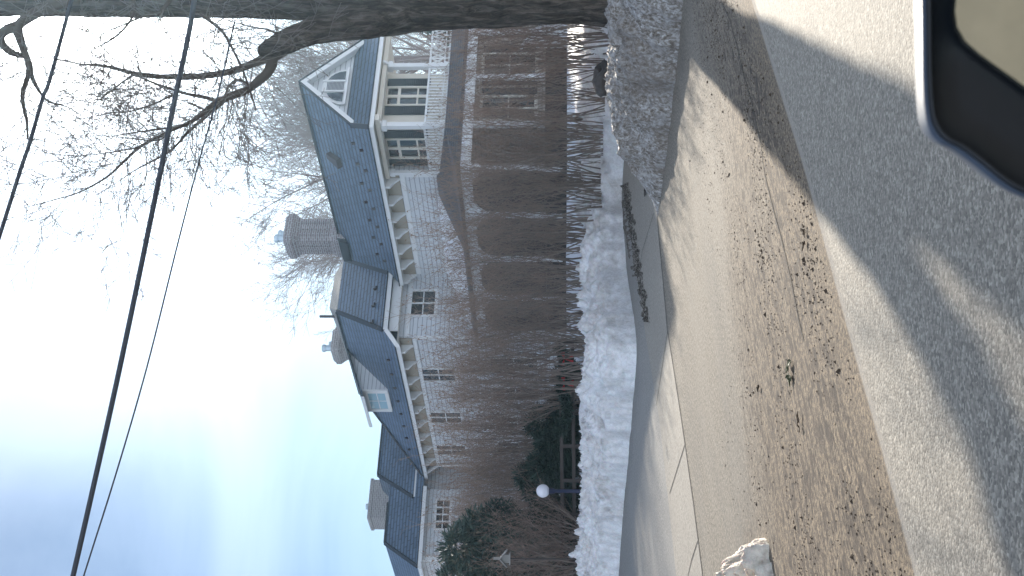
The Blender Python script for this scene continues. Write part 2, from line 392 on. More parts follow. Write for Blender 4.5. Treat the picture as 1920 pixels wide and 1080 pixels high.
def strip(name, m, lo, hi, n, label=None, dz=0, uv=None, lr=None):
    me = bpy.data.meshes.new(name); vs = []; fs = []; us = []
    LL = [l for l in ls if not lr or lr[0] <= l <= lr[1]]
    for l in LL:
        a, b = lo(l), hi(l)
        for k in range(n+1):
            q = (k/n)**1.0; d = a + (b-a)*q; p = RD*l + RN*d
            vs.append((p.x, p.y, ground(p.x, p.y) + dz)); us.append((l, d - a if uv is None else uv(l, d)))
    for i in range(len(LL)-1):
        for k in range(n): a = i*(n+1)+k; fs.append((a, a+1, a+n+2, a+n+1))
    me.from_pydata(vs, [], fs); L = me.uv_layers.new(name='UVMap')
    for lp in me.loops: L.data[lp.index].uv = us[lp.vertex_index]
    me.polygons.foreach_set('use_smooth', [True]*len(me.polygons)); me.materials.append(m)
    bm = bmesh.new(); bm.from_mesh(me); bmesh.ops.recalc_face_normals(bm, faces=bm.faces)
    if sum(f.normal.z for f in bm.faces) < 0: bmesh.ops.reverse_faces(bm, faces=bm.faces)
    bm.to_mesh(me); bm.free()
    o = bpy.data.objects.new(name, me); COL.objects.link(o); o['kind'] = 'structure'; return o
strip('road', M['asphalt'], lambda l: -60, edge, 12)
strip('road_shoulder', M['shoulder'], edge, crack, 30)
strip('sidewalk', M['concrete'], crack, walkfar, 8)
strip('driveway', M['drive'], walkfar, lambda l: 60, 30)
far = MB(); far.poly([(-1500,-1500,-.6),(1500,-1500,-.6),(1500,1500,-.6),(-1500,1500,-.6)])
tag(far.build('ground', M['yard']), kind='structure')
def groundline(name, pts, w, m, dz=.004, kind='structure'):
    mb = MB(); P3 = []
    for i in range(len(pts)-1):
        for k in range(12):
            q = k/12; P3.append(G(pts[i][0]*(1-q)+pts[i+1][0]*q, pts[i][1]*(1-q)+pts[i+1][1]*q))
    P3.append(G(*pts[-1]))
    ids = []
    for i, p in enumerate(P3):
        d = P3[min(i+1, len(P3)-1)] - P3[max(i-1, 0)]; nn = V((-d.y, d.x, 0)).normalized(); ww = w*(.75 + .5*abs(fbm(p.x*9, p.y*9)))
        for s in (-1, 1):
            q = p + nn*(s*ww/2); ids.append(mb.pt((q.x, q.y, ground(q.x, q.y) + dz)))
    for i in range(len(P3)-1): mb.f.append([2*i, 2*i+1, 2*i+3, 2*i+2])
    return tag(mb.build(name, m), kind=kind)
groundline('gutter_seam', [(1330,-60),(1352,0),(1369,37),(1381,81),(1395,139),(1412,200),(1426,265),(1434,326),(1454,407),(1464,441),(1483,522),(1499,604),(1508,640)], .016, M['joint'])
groundline('sidewalk_joint', [(1232,405),(1243,520),(1252,620),(1267,715),(1280,800),(1300,940),(1318,1080),(1332,1200)], .045, M['joint'])
groundline('sidewalk_joint', [(1252,622),(1240,700),(1231,760)], .028, M['joint'])
groundline('sidewalk_joint', [(1285,832),(1270,880),(1256,925)], .028, M['joint'])
groundline('sidewalk_joint', [(1310,1010),(1297,1050),(1288,1090)], .022, M['joint'])
groundline('sidewalk_joint', [(1226,400),(1205,470),(1200,500)], .02, M['joint'])

# ------------------------------------------------------------------ snow banks and yard
HP = V((5.0, 37.0)); HA = V((-.565, .825)); HB = V((.825, .565))
def stof(x, y):
    d = V((x, y)) - HP; return d.dot(HA), d.dot(HB)
bp = [(-200, 190), (-60, 80), (-20, 42), (-11, 32.0)]
for x, y in ((1160,1080),(1168,960),(1178,860),(1186,760),(1194,680),(1196,612),(1180,560),(1172,480),(1164,345)):
    p = G(x, y); bp.append((p.x, p.y))
bp = [b for i, b in enumerate(bp) if i == 0 or b[0] > bp[i-1][0] + .05]
bp += [(3.2, 23.6), (4.4, 21.3), (6, 19.0), (9, 16.0), (20, 9), (60, -14), (200, -90)]
def pathY(x):
    if abs(x) > 30: return pathY0(x)
    return sum(pathY0(x+e*.12) for e in range(-5, 6))/11
def pathY0(x):
    for i in range(len(bp)-1):
        if bp[i][0] <= x <= bp[i+1][0]:
            q = (x-bp[i][0])/(bp[i+1][0]-bp[i][0]); return bp[i][1]*(1-q)+bp[i+1][1]*q
    return bp[-1][1]
def yardz(x, y):
    s, tt = stof(x, y); q = min(max((tt + 10) / 7, 0), 1)
    return .90 + .52*q*q*(3-2*q) + .05*fbm(x*.3, y*.3, 2)
def grid_obj(name, cols, m, smooth=True, kind=None, parent=None):
    n = len(cols[0]); me = bpy.data.meshes.new(name); vs = [p for c in cols for p in c]
    fs = [(i*n+k, (i+1)*n+k, (i+1)*n+k+1, i*n+k+1) for i in range(len(cols)-1) for k in range(n-1)]
    me.from_pydata([tuple(v) for v in vs], [], fs); me.polygons.foreach_set('use_smooth', [smooth]*len(fs)); me.materials.append(m)
    bm = bmesh.new(); bm.from_mesh(me); bmesh.ops.recalc_face_normals(bm, faces=bm.faces)
    if sum(f.normal.z for f in bm.faces) < 0: bmesh.ops.reverse_faces(bm, faces=bm.faces)
    bm.to_mesh(me); bm.free()
    o = bpy.data.objects.new(name, me); COL.objects.link(o)
    if kind: o['kind'] = kind
    return o
xs = [-200,-150,-100,-70,-50,-40,-32,-26,-22] + [-19+i*.4 for i in range(90)] + [18,21,25,30,40,60,100,200]
rows = [0,.6,1.2,2,3,4,5,6,7,8,9,10,12,14,16,20,25,30,40,60,100,200,400]
grid_obj('snow_yard', [[V((x, pathY(x)+1.7+r, yardz(x, pathY(x)+1.7+r) - .05)) for r in rows] for x in xs], M['yard'], kind='structure')
def ridge(x, y, amp):
    return amp*(fbm(x*1.1, y*1.1, 5, 4)*.55 + (1-abs(fbm(x*2.6, y*2.6, 1, 4))*2)*.22 + fbm(x*9, y*9, 3, 3)*.12)
cols = []
xs2 = [-150,-110,-80,-60,-45,-35,-28,-24,-20,-18] + [-16+i*.12 for i in range(50)] + [-10+i*.035 for i in range(440)] + [5.5+i*.25 for i in range(30)] + [14,17,22,30,60,150]
for x in xs2:
    c = []; Y0 = pathY(x); sl_ = sum(abs(pathY(x+e)-pathY(x-e))/(2*e) for e in (.3, .8, 1.4))/3; wf = math.sqrt(1+sl_*sl_); bump_ = .25*math.exp(-((x+2.8)/.8)**2)
    wid = 1.5*wf**.7
    Y0 += .14*fbm(x*2.3, 7.7, 0, 4) + .05*fbm(x*9, 3, 0, 3)
    for k in range(76):
        q = (k/58.0)**1.25; y = Y0 + (q*wid if q <= 1 else wid + (q-1)*wid*3.2)
        g0 = ground(x, Y0); cr = 1.02 + .07*fbm(x*.7, 3, 1, 3)
        if q <= 1:
            pr = 1-(1-q)**2.6; pr = .45*min(1, q*9)+.55*pr if q > 0 else 0
            z = g0 + (cr-g0)*pr
        else: z = cr + (yardz(x, y) + bump_ - cr)*min(1, (q-1)/.3)
        env = min(1, q*8) * (1 if q < 1 else max(.08, 1-(q-1)*4))
        dsp = .24*fbm(x*1.5, y*1.5, z*2.2+4, 4) + .15*(.5-abs(fbm(x*3.6, y*3.6, z*4.2, 4))*2) + .035*fbm(x*11, y*11, z*11, 3)
        ca = .85*(1-min(1, q))**.6; dsp *= env
        c.append(V((x, y - ca*dsp - (.15 if k == 0 else 0), z + (1.05-ca)*dsp*1.2 - (.3 if k == 0 else 0))))
    cols.append(c)
sb = grid_obj('snow_bank', cols, M['snow'])
tag(sb, 'long white ploughed snow bank with brown dirt stains between the walk and the shrubs', 'snow bank')
# exposed soil strip beside the walk
cols = []
for i in range(260):
    q = i/259; a = G(1166+42*q, 352+250*q); b_ = G(1180+40*q + 5*fbm(i*.06, 2, 0, 5), 340+265*q)
    w = []
    for k in range(17):
        r = k/16; p = a.lerp(b_, r)*1; p.z = ground(p.x, p.y) + .07*math.sin(math.pi*min(1, r*1.0))*(.5+1.3*fbm(p.x*6, p.y*6, 1, 5)) - .012
        w.append(p)
    w[0] += (w[0]-w[-1])*.8; cols.append(w)
tag(grid_obj('soil_strip', cols, M['soil']), kind='structure')
# dirty plough bank by the tree
T0 = G(1233, 412); T1 = G(1281, 0); dv = (T1-T0); L0 = dv.length; dv.normalize(); nv = V((-dv.y, dv.x, 0))
if nv.y < 0: nv = -nv
cols = []
LN = [i*.028 for i in range(-3, 190)] + [5.4 + i*.15 for i in range(40)]
for l in LN:
    c = []; lp = max(l, 0)
    h = .84*(1-math.exp(-(lp/ .80)**1.35)) if l > 0 else 0; wid = 2.7*min(1, .25+lp/1.8)
    off = .09*fbm(l*2.1, 5, 0, 4)*min(1, lp*3)
    for k in range(80):
        q = k/79; p = T0 + dv*l + nv*(off + q*wid)
        pr = (min(1, q/.26)**.55) if q < .26 else (1-((q-.26)/.74)**2.2)
        g0 = ground(p.x, p.y); env = min(1, q*10)*min(1, (1-q)*10)
        z = g0 - .06*(q == 0 or q == 1) + h*pr + env*min(1, lp*1.5)*(ridge(p.x, p.y, .26) + .035*fbm(p.x*14, p.y*14, z_ if False else 2, 3))
        if l <= 0: z = g0 - .05
        c.append(V((p.x, p.y, z)) - nv*(.07*env*min(1, lp)*(fbm(p.x*7, p.y*7, z*7, 3))))
    cols.append(c)
tag(grid_obj('ice_bank', cols, M['ice']), 'dirty grey crusted ice bank beside the big tree trunk', 'snow bank')
# slush lump at the near side of the drive
c0 = G(1440, 1098); cols = []
for i in range(150):
    c = []
    for k in range(120):
        x = -1.1+i*.0135; y = -.45 + k*.0125
        r = math.sqrt(((x+.45)/.72)**2 + ((y-.28)/.62)**2) + .28*fbm(x*2.6, y*2.6, 4, 4)
        h = max(0, 1-r); z = .30*h**.45*(1+1.1*fbm(x*4.5, y*4.5, 2, 6)) + .10*max(0, fbm(x*13, y*13, 5, 4))*min(1, h*4) if h > 0 else -.02
        c.append(V((c0.x + x + .05*fbm(x*9, y*9, 7), c0.y + y, ground(c0.x, c0.y) + z)))
    cols.append(c)
tag(grid_obj('slush_lump', cols, M['slush']), 'lump of brown sandy slush lying on the gritty near side of the drive', 'snow lump')
# loose grit as one uncountable thing
mb = MB(); r_ = random.Random(3)
for i in range(15000):
    l = r_.uniform(-1.5, 13); w = 3.9 if l < 8 else 2.6
    d = edge(l) + .15 + abs(r_.gauss(0, 1))*w*.45
    if d > crack(l): continue
    if fbm(l*.5, d*1.5, 3) < r_.uniform(-.35, .5): continue
    p = RD*l + RN*d; z = ground(p.x, p.y); s = r_.uniform(.003, .009)*(2.2 if r_.random() < .04 else 1)
    a = r_.uniform(0, 6.3); n0 = len(mb.v)
    for k in range(4): mb.v.append(V((p.x + s*math.cos(a+k*1.57)*r_.uniform(.6,1.3), p.y + s*math.sin(a+k*1.57)*r_.uniform(.6,1.3), z+.001)))
    mb.v.append(V((p.x, p.y, z + s*.9)))
    for k in range(4): mb.f.append([n0+k, n0+(k+1) % 4, n0+4])
tag(mb.build('road_grit', M['leaf']), 'loose dark grit and sand scattered along the road edge', 'grit', kind='stuff')
def scrap(x, y, size, label, m, seed, group=None):
    q = random.Random(seed); c = G(x, y); mb = MB()
    for i in range(9 if size > .05 else 4):
        a = q.uniform(0, 6.3); o = V((q.gauss(0, size*.5), q.gauss(0, size*.35), 0)); s = size*q.uniform(.25, .6)
        pts = [c + o + V((math.cos(a+k*6.28/6)*s*(1.3 if k % 3 == 0 else .6), math.sin(a+k*6.28/6)*s*(1.2 if k % 3 == 0 else .5), .008 + q.uniform(0, size*.35))) for k in range(6)]
        mb.prism([tuple(p) for p in pts], (0, 0, .004))
    return tag(mb.build('leaf_litter', m, org=c), label, 'leaf litter', group)
scrap(1484, 690, .075, 'clump of wet greenish leaves lying alone on the gritty road edge', M['leafg'], 1)
scrap(1426, 733, .05, 'small dark curled leaf lying on the pale drive', M['leaf'], 2)
scrap(1512, 448, .05, 'long thin dark leaf clump in the grit nearest the tree shadow', M['leaf'], 3)
scrap(1503, 797, .05, 'dark leaf scrap in the grit between the green clump and the slush lump', M['leaf'], 4)
scrap(1212, 362, .09, 'black leaf stuck to the end of the dirty ice bank', M['rock'], 5)
scrap(1510, 428, .035, 'dark leaf fragment touching the long leaf clump', M['leaf'], 6)

# ------------------------------------------------------------------ house
def HW(s, t_, z): p = HP + HA*s + HB*t_; return V((p.x, p.y, z + HCAM))
hloc = HW(0, 0, 0)
house = thing('house', 'large grey sided house with blue slate roofs, brick chimneys and white porches behind the shrubs', 'house', hloc)
def part(name, mb, m, parent=house, uv=True, smooth=False, label=None):
    parent_o = parent
    o = mb.build(name, M[m], parent, smooth=smooth, uv=uv, org=hloc)
    if label: o['label'] = label
    return o
H = lambda: MB(HW)
# walls
w = H(); w.box(2.87, 10.5, .5, 4.7, 3.2, 5.95); w.box(8.95, 19.4, -2.05, 4.7, -.6, 5.93)
w.box(20.45, 34, -2.9, 4.6, -.6, 6.35); w.box(20.05, 34, -6.15, -2.92, -.6, 5.95)
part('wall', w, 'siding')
w = H(); w.box(.95, 2.868, .85, 3.2, 3.2, 5.93); part('wall', w, 'cream', label='cream wall behind the upper porch')
w = H(); w.box(.5, 8.94, .5, 4.7, -.6, 3.15); part('wall', w, 'siding_warm', label='tan ground floor wall inside the lower porch')
w = H(); w.box(.3, 8.9, 4.71, 11, -.6, 3.1); part('wall', w, 'siding_warm', label='tan wall of the right hand ground floor')
# roofs
w = H()
w.poly([(0,0,6),(8.6,0,6),(8.5,.45,6.45),(10.65,2.6,8.6),(.72,2.6,8.6),(.72,.72,6.72)])
w.poly([(0,0,6),(1,1,7),(1,4.2,7),(0,5.2,6)])
w.poly([(0,5.2,6),(.72,4.48,6.72),(.72,2.6,8.6),(10.65,2.6,8.6),(10.65,5.2,6)])
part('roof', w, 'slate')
w = H()
w.poly([(8.5,-2.05,6.45),(8.5,.45,6.45),(10.65,2.6,8.6),(10.75,2.6,8.7),(10.75,.2,8.7)])
w.poly([(8.95,-2.5,6),(8.5,-2.05,6.45),(10.75,.2,8.7),(17.1,.2,8.7),(19.8,-2.5,6)])
w.poly([(19.8,-2.5,6),(17.1,.2,8.7),(17.1,2.6,8.7),(19.8,5.2,6)]); w.poly([(10.75,.2,8.7),(17.1,.2,8.7),(17.1,2.6,8.7),(10.75,2.6,8.7)])
w.poly([(10.75,2.6,8.7),(17.1,2.6,8.7),(19.8,5.2,6),(8.5,5.2,6)])
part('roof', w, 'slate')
w = H()
w.poly([(20,-3.3,6.45),(20,4.8,6.45),(21.95,3,8.4),(21.95,-1.35,8.4)]); w.poly([(20,-3.3,6.45),(21.95,-1.35,8.4),(34,-1.35,8.4),(34,-3.3,6.45)])
w.poly([(21.95,-1.35,8.4),(34,-1.35,8.4),(34,3,8.4),(21.95,3,8.4)])
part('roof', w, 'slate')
w = H()
w.poly([(19.6,-6.6,6),(19.6,1.0,6),(21.32,1.0,7.72),(21.32,-4.88,7.72)]); w.poly([(19.6,-6.6,6),(21.32,-4.88,7.72),(34,-4.88,7.72),(34,-6.6,6)])
w.poly([(21.32,-4.88,7.72),(34,-4.88,7.72),(34,1,7.72),(21.32,1,7.72)])
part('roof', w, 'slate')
w = H(); w.poly([(10.75,2.58,8.705),(10.75,.22,8.705),(12.6,1.6,9.45),(12.2,3.0,9.3)]); w.poly([(10.75,.22,8.705),(16,.22,8.705),(12.6,1.6,9.45)])
w.poly([(16,.22,8.705),(16,3,8.705),(12.2,3,9.3),(12.6,1.6,9.45)])
part('roof', w, 'sunpaint_slate', label='paler small upper roof with sunlight painted into its slate')
# ridge and hip caps
w = H()
for a_, b_ in (((.72,2.6,8.62),(10.65,2.6,8.62)), ((0,0,6.02),(.72,.72,6.74)), ((8.5,-2.05,6.47),(10.75,.2,8.72)), ((10.75,.2,8.72),(17.1,.2,8.72)), ((19.8,-2.5,6.02),(17.1,.2,8.72)),
             ((20,-3.3,6.47),(21.95,-1.35,8.42)), ((19.6,-6.6,6.02),(21.32,-4.88,7.74)), ((21.32,-4.88,7.74),(21.32,-3,7.74)), ((21.95,-1.35,8.42),(21.95,3,8.42)), ((8.5,.45,6.47),(10.65,2.6,8.62))):
    w.bar(a_, b_, .16, .06)
part('ridge_cap', w, 'slate', uv=False)
# soffits and fascias
w = H(); w.poly([(0,0,5.9),(8.62,0,5.9),(8.62,5.2,5.9),(0,5.2,5.9)]); w.poly([(8.55,-2.46,5.92),(19.8,-2.46,5.92),(19.8,4.8,5.92),(8.55,4.8,5.92)])
w.poly([(19.62,-6.55,5.93),(34,-6.55,5.93),(34,-2.95,5.93),(19.62,-2.95,5.93)]); w.poly([(20.02,-3.25,6.36),(34,-3.25,6.36),(34,4.6,6.36),(20.02,4.6,6.36)])
part('soffit', w, 'cream', uv=False)
w = H()
w.box(-.03, 8.62, -.05, -.003, 5.86, 5.99); w.box(-.05, -.003, -.003, 5.2, 5.86, 5.99)
w.box(8.9, 19.83, -2.55, -2.503, 5.84, 5.985); w.box(8.45, 8.497, -2.05, .5, 6.28, 6.44); w.bar((8.47,-2.05,6.35), (8.92,-2.52,5.91), .05, .15)
w.box(19.97, 20.0, -3.3, 4.6, 6.28, 6.44); w.box(19.55, 19.597, -6.6, -3.0, 5.84, 5.99); w.box(19.6, 34, -6.65, -6.603, 5.84, 5.99)
w.box(8.64, 8.7, -2.0, .44, 5.93, 6.27)
part('fascia', w, 'trim', uv=False)
w = H(); w.box(-.06, 8.64, -.075, -.004, 5.992, 6.03); w.box(-.075, -.004, -.004, 5.2, 5.992, 6.03); w.box(8.9, 19.83, -2.575, -2.504, 5.99, 6.03)
w.box(8.42, 8.496, -2.07, .5, 6.445, 6.48); w.box(19.54, 19.598, -6.6, -3.0, 5.995, 6.03)
part('roof_edge', w, 'shutter', uv=False)
# gable end with rakes
w = H(); w.poly([(1.0,1.0,7.0),(1.0,4.2,7.0),(1.0,2.6,8.6)]); part('gable_wall', w, 'siding', label='triangular gable wall above the porch roof')
w = H()
for sg in (-1, 1):
    w.prism([(.66,2.6,8.60),(.66,2.6+sg*1.9,6.70),(.66,2.6+sg*1.76,6.62),(.66,2.6,8.38)], (.05,0,0))
    w.poly([(.72,2.6,8.50),(.99,2.6,8.50),(.99,2.6+sg*1.6,6.9),(.72,2.6+sg*1.85,6.65)])
part('bargeboard', w, 'trim', uv=False)
w = H()
for sg in (-1, 1): w.prism([(.63,2.6,8.66),(.63,2.6+sg*1.95,6.71),(.63,2.6+sg*1.93,6.67),(.63,2.6,8.605)], (.12,0,0))
part('roof_edge', w, 'shutter', uv=False)
# arched gable window with louvre in the middle
w = H(); arch = [(.97, 2.6+.78*math.cos(a), 7.12+.80*math.sin(a)) for a in [math.pi*k/16 for k in range(17)]]
w.prism(arch, (-.05,0,0)); win = part('window', w, 'trim', uv=False, label='arched gable window with a louvred middle')
for sg in (-1, 1):
    w = H(); pts = [(.9, 2.6+sg*(.28), 7.18)] + [(.9, 2.6+sg*.68*math.cos(a), 7.18+.62*math.sin(a)) for a in (0, .3, .6, .85, 1.12)]
    w.prism(pts, (-.012,0,0)); part('pane', w, 'glass', win, uv=False)
w = H()
for k in range(13): w.box(.88, .912, 2.42, 2.78, 7.2+k*.044, 7.222+k*.044)
part('louvre', w, 'siding', win, uv=False)
w = H(); w.box(.86, .915, 2.34, 2.40, 7.12, 7.9); w.box(.86, .915, 2.80, 2.86, 7.12, 7.9); w.box(.84, .94, 1.78, 3.42, 7.06, 7.13); part('mullion', w, 'trim', win, uv=False)
# windows: generic builder. axis 'A' faces -t at t=const, axis 'B' faces -s at s=const
def window(axis, pos, c0, c1, z0, z1, rows_=3, colsn=2, fr='trim', glass='glass', shut=None, fw=.07, tr=None):
    def bx(w, a0, a1, d0, d1, e0, e1):
        if axis == 'A': w.box(a0, a1, pos-d1, pos-d0, e0, e1)
        else: w.box(pos-d1, pos-d0, a0, a1, e0, e1)
    w = H(); bx(w, c0-fw, c0, .002, .07, z0-fw, z1+fw); bx(w, c1, c1+fw, .002, .07, z0-fw, z1+fw); bx(w, c0, c1, .002, .07, z1, z1+fw*1.3); bx(w, c0-fw, c1+fw, .002, .10, z0-fw*1.6, z0-.001)
    for k in range(1, colsn): x = c0+(c1-c0)*k/colsn; bx(w, x-.03, x+.03, .012, .05, z0, z1)
    if tr: bx(w, c0, c1, .013, .055, z1-tr-.09, z1-tr); bx(w, (c0+c1)/2-.06, (c0+c1)/2+.06, .0125, .056, z0, z1); bx(w, c0, c1, .014, .05, z0+.28, z0+.33)
    for k in range(1, rows_): z = z0+(z1-z0)*k/rows_; bx(w, c0, c1, .014, .045, z-.02, z+.02)
    f = part('window', w, fr, uv=False)
    w = H(); bx(w, c0, c1, .003, .012, z0, z1); part('pane', w, glass, f, uv=False)
    if shut:
        for a0, a1 in ((c0-fw-shut, c0-fw-.01), (c1+fw+.01, c1+fw+shut)):
            w = H(); bx(w, a0, a1, .003, .05, z0-.08, z1+.05)
            for k in range(int((z1-z0)/.06)-8): bx(w, a0+.05, a1-.05, .05, .065, z0+k*.06, z0+k*.06+.03)
            part('shutter', w, 'shutter', uv=False)
window('B', .95, 1.78, 2.5, 4.42, 5.70, 1, 2, 'cream', shut=.36, tr=.32)
window('A', .85, 1.52, 2.38, 4.42, 5.70, 1, 2, 'cream', shut=.36, tr=.32)
w = H(); w.box(.93, .96, .88, 1.0, 4.9, 5.35); part('wall_lantern', w, 'shutter', uv=False)
window('B', 8.95, -1.15, -.1, 4.7, 5.55, 2, 2)
for sx_ in (10.4, 12.6, 15.0, 17.2): window('A', -2.05, sx_, sx_+.9, .95, 2.7, 2, 2)
for sx_ in (11.2, 14.6, 17.5): window('A', -2.05, sx_, sx_+.9, 4.1, 5.3, 2, 2)
window('B', 20.05, -4.75, -3.45, 4.85, 5.4, 2, 4)
window('B', 20.05, -4.6, -3.9, 1.0, 2.6, 2, 2)
# cornice under eaves with brackets
w = H(); w.box(2.87, 8.6, .455, .497, 5.25, 5.42); w.box(9.0, 19.4, -2.1, -2.053, 5.3, 5.45); w.box(8.9, 8.948, -2.05, .45, 5.55, 5.7)
w.box(2.82, 2.868, .45, .60, 3.9, 5.25); w.box(2.868, 2.98, .44, .498, 3.9, 5.25); w.box(8.89, 9.05, -2.12, -2.06, 0, 5.3); w.box(19.95, 20.047, -6.2, -6.0, 0, 5.9); part('corner_board', w, 'trim', uv=False)
w = H(); w.box(2.87, 8.6, .44, .499, 5.44, 5.895); w.box(9.06, 19.4, -2.13, -2.054, 5.47, 5.915); part('frieze', w, 'tanpaint', uv=False)
for k in range(7):
    w = H(); s0 = 3.0+k*.93; w.prism([(s0,.497,5.90),(s0,.05,5.90),(s0,.06,5.72),(s0,.25,5.6),(s0,.43,5.40)], (.11,0,0)); part('bracket', w, 'trim', uv=False)
for k in range(9):
    w = H(); s0 = 9.4+k*1.15; w.prism([(s0,-2.053,5.90),(s0,-2.46,5.90),(s0,-2.44,5.72),(s0,-2.28,5.6),(s0,-2.14,5.42)], (.11,0,0)); part('bracket', w, 'trim', uv=False)
# upper porch posts
def post(s, t_, z0, z1, wd=.16):
    w = H(); w.box(s-wd/2, s+wd/2, t_-wd/2, t_+wd/2, z0, z1); w.box(s-wd*.8, s+wd*.8, t_-wd*.8, t_+wd*.8, z1-.12, z1+.02)
    w.box(s-wd*.75, s+wd*.75, t_-wd*.75, t_+wd*.75, z0, z0+.12)
    for k in range(4): w.box(s-wd*(.9+k*.25), s+wd*(.9+k*.25), t_-wd*.3, t_+wd*.3, z1-.02+.0+(k*.05), z1+.03+(k*.05))
    return part('post', w, 'trim', uv=False)
post(.42, .42, 3.7, 5.65); post(.42, 3.0, 3.7, 5.65); post(2.72, .42, 3.9, 5.65, .12)
w = H(); w.box(.02, 2.9, .3, .55, 5.72, 5.86); w.box(.3, .55, .55, 5.1, 5.72, 5.86); part('porch_beam', w, 'cream', uv=False)
# triangular soffit wing seen past the post
def railing(p0, p1, z0, z1, step=.13, cross=False, bw=.045):
    w = H(); p0 = V(p0); p1 = V(p1); L = (p1-p0).length; n = max(2, int(L/step))
    w.bar((*p0, z1), (*p1, z1), .08, .06); w.bar((*p0, z0), (*p1, z0), .06, .05); w.bar((*p0, z0+.14), (*p1, z0+.14), .05, .04)
    for k in range(n+1):
        q = p0.lerp(p1, k/n)
        if cross and k < n:
            q2 = p0.lerp(p1, (k+1)/n); w.bar((*q, z0+.14), (*q2, z1), bw, .04); w.bar((*q, z1), (*q2, z0+.14), bw, .04)
        w.bar((*q, z0), (*q, z1), bw, bw)
    return part('railing', w, 'trim', uv=False)
railing((.3,.42), (2.65,.42), 3.78, 4.36); railing((.42,.5), (.42,2.9), 3.70, 4.33); railing((.42,3.1), (.42,11), 3.72, 4.33, .26, True)
# lower porch roof
w = H()
w.poly([(-.3,-2,3.17),(3.35,-2,3.17),(3.35,.5,4.2),(2.87,.5,4.2),(2.6,.3,4.05),(.3,.3,3.68)])
w.poly([(3.35,-2,3.17),(9.2,-2,3.17),(9.2,.5,4.2),(3.35,.5,4.2)])
w.poly([(-.3,-2,3.17),(.3,.3,3.68),(.3,11.2,3.68),(-.3,11.2,3.17)]); w.poly([(.3,.3,3.68),(2.87,.3,3.69),(2.87,11,3.69),(.3,11,3.68)])
part('porch_roof', w, 'metalroof')
w = H()
n_ = 40
for i in range(n_):
    s0 = 3.9+i*5.0/n_; s1 = s0+5.0/n_
    def sn(s, t_): 
        e = .10+.04*fbm(s*1.3, t_*2, 4); d = min((s-3.9)/.5, (8.9-s)/.3, 1, (t_+1.72+.2*fbm(s*2, 3))/.2); return 3.17+.412*(t_+2)+max(.015, e*max(0, min(1, d)))
    for k in range(12):
        a = -1.85+k*2.3/12; b = a+2.3/12
        w.poly([(s0,a,sn(s0,a)),(s1,a,sn(s1,a)),(s1,b,sn(s1,b)),(s0,b,sn(s0,b))])
part('roof_snow', w, 'yard', uv=False, smooth=False, label='snow lying on the lower porch roof')
w = H(); w.box(-.34, 9.3, -2.09, -2.003, 3.05, 3.16); w.box(-.39, -.303, -2.09, 11.2, 3.05, 3.16); part('gutter', w, 'gutter', uv=False)
w = H(); w.box(-.25, 9.2, -1.92, -1.85, 2.75, 3.04); w.box(-.25, -.18, -1.85, 11, 2.75, 3.04); w.poly([(-.3,-2,3.045),(9.2,-2,3.045),(9.2,.5,3.045),(-.3,.5,3.045)])
part('porch_beam', w, 'trim', uv=False)
# icicles / snow lip under gutter
w = H(); q_ = random.Random(5)
for k in range(90):
    t0 = -1.9+k*.11; L_ = q_.uniform(.03, .16); w.prism([(-.37,t0,3.05),(-.37,t0+.05,3.05),(-.37,t0+.025,3.05-L_)], (.03,0,0))
part('icicles', w, 'globe', uv=False)['kind'] = 'stuff'
for s0 in (-.2, 2.05, 4.4, 6.7, 9.0):
    w = H(); w.box(s0-.08, s0+.08, -1.95, -1.8, .0, 2.75); w.box(s0-.13, s0+.13, -2.0, -1.78, 2.5, 2.74); part('post', w, 'trim', uv=False)
for i, (a, b) in enumerate(((-.12,1.97),(2.13,4.32),(4.48,6.62),(6.78,8.92))):       # arched dark screened bays
    w = H(); w.box(a, b, -1.82, -1.79, .55, 2.74); part('porch_screen', w, 'screen', uv=False)
    for c_, sg in ((a, 1), (b, -1)):
        w = H(); w.prism([(c_,-1.9,2.74),(c_+sg*.62,-1.9,2.74),(c_+sg*.3,-1.9,2.62),(c_+sg*.1,-1.9,2.4),(c_,-1.9,2.1)], (0,.06,0)); part('spandrel', w, 'trim', uv=False)
w = H(); w.box(-.24, 9.2, -1.9, -1.78, -.5, .54); w.box(-.3, -.24, -1.9, 11, -.5, .54); part('porch_base', w, 'screen', uv=False)
for t0 in (-.1, 1.9, 3.9, 5.9, 7.9, 9.9):
    w = H(); w.box(-.25, -.1, t0-.08, t0+.08, .54, 2.75); part('post', w, 'trim', uv=False)
for c_ in (.7, 2.6, 6.2, 8.2): window('B', .3 if c_ > 4.7 else .5, c_, c_+.95, .9, 2.55, 2, 2, 'cream', shut=.33)
railing((-.2,6), (-.2,11), .62, 1.3, .13)
# entrance steps, white
for k in range(5):
    w = H(); w.box(-.35-.3*(k+1), -.35-.3*k, 3.0, 5.6, -.6, .40-.2*k); part('step', w, 'trim', uv=False)
for tt in (2.95, 5.65):
    w = H(); w.bar((-.4,tt,1.35),(-1.9,tt,.35),.09)
    for k in range(10): w.bar((-.45-k*.15,tt,.5-k*.1),(-.45-k*.15,tt,1.32-k*.1),.05)
    part('stair_rail', w, 'trim', uv=False)
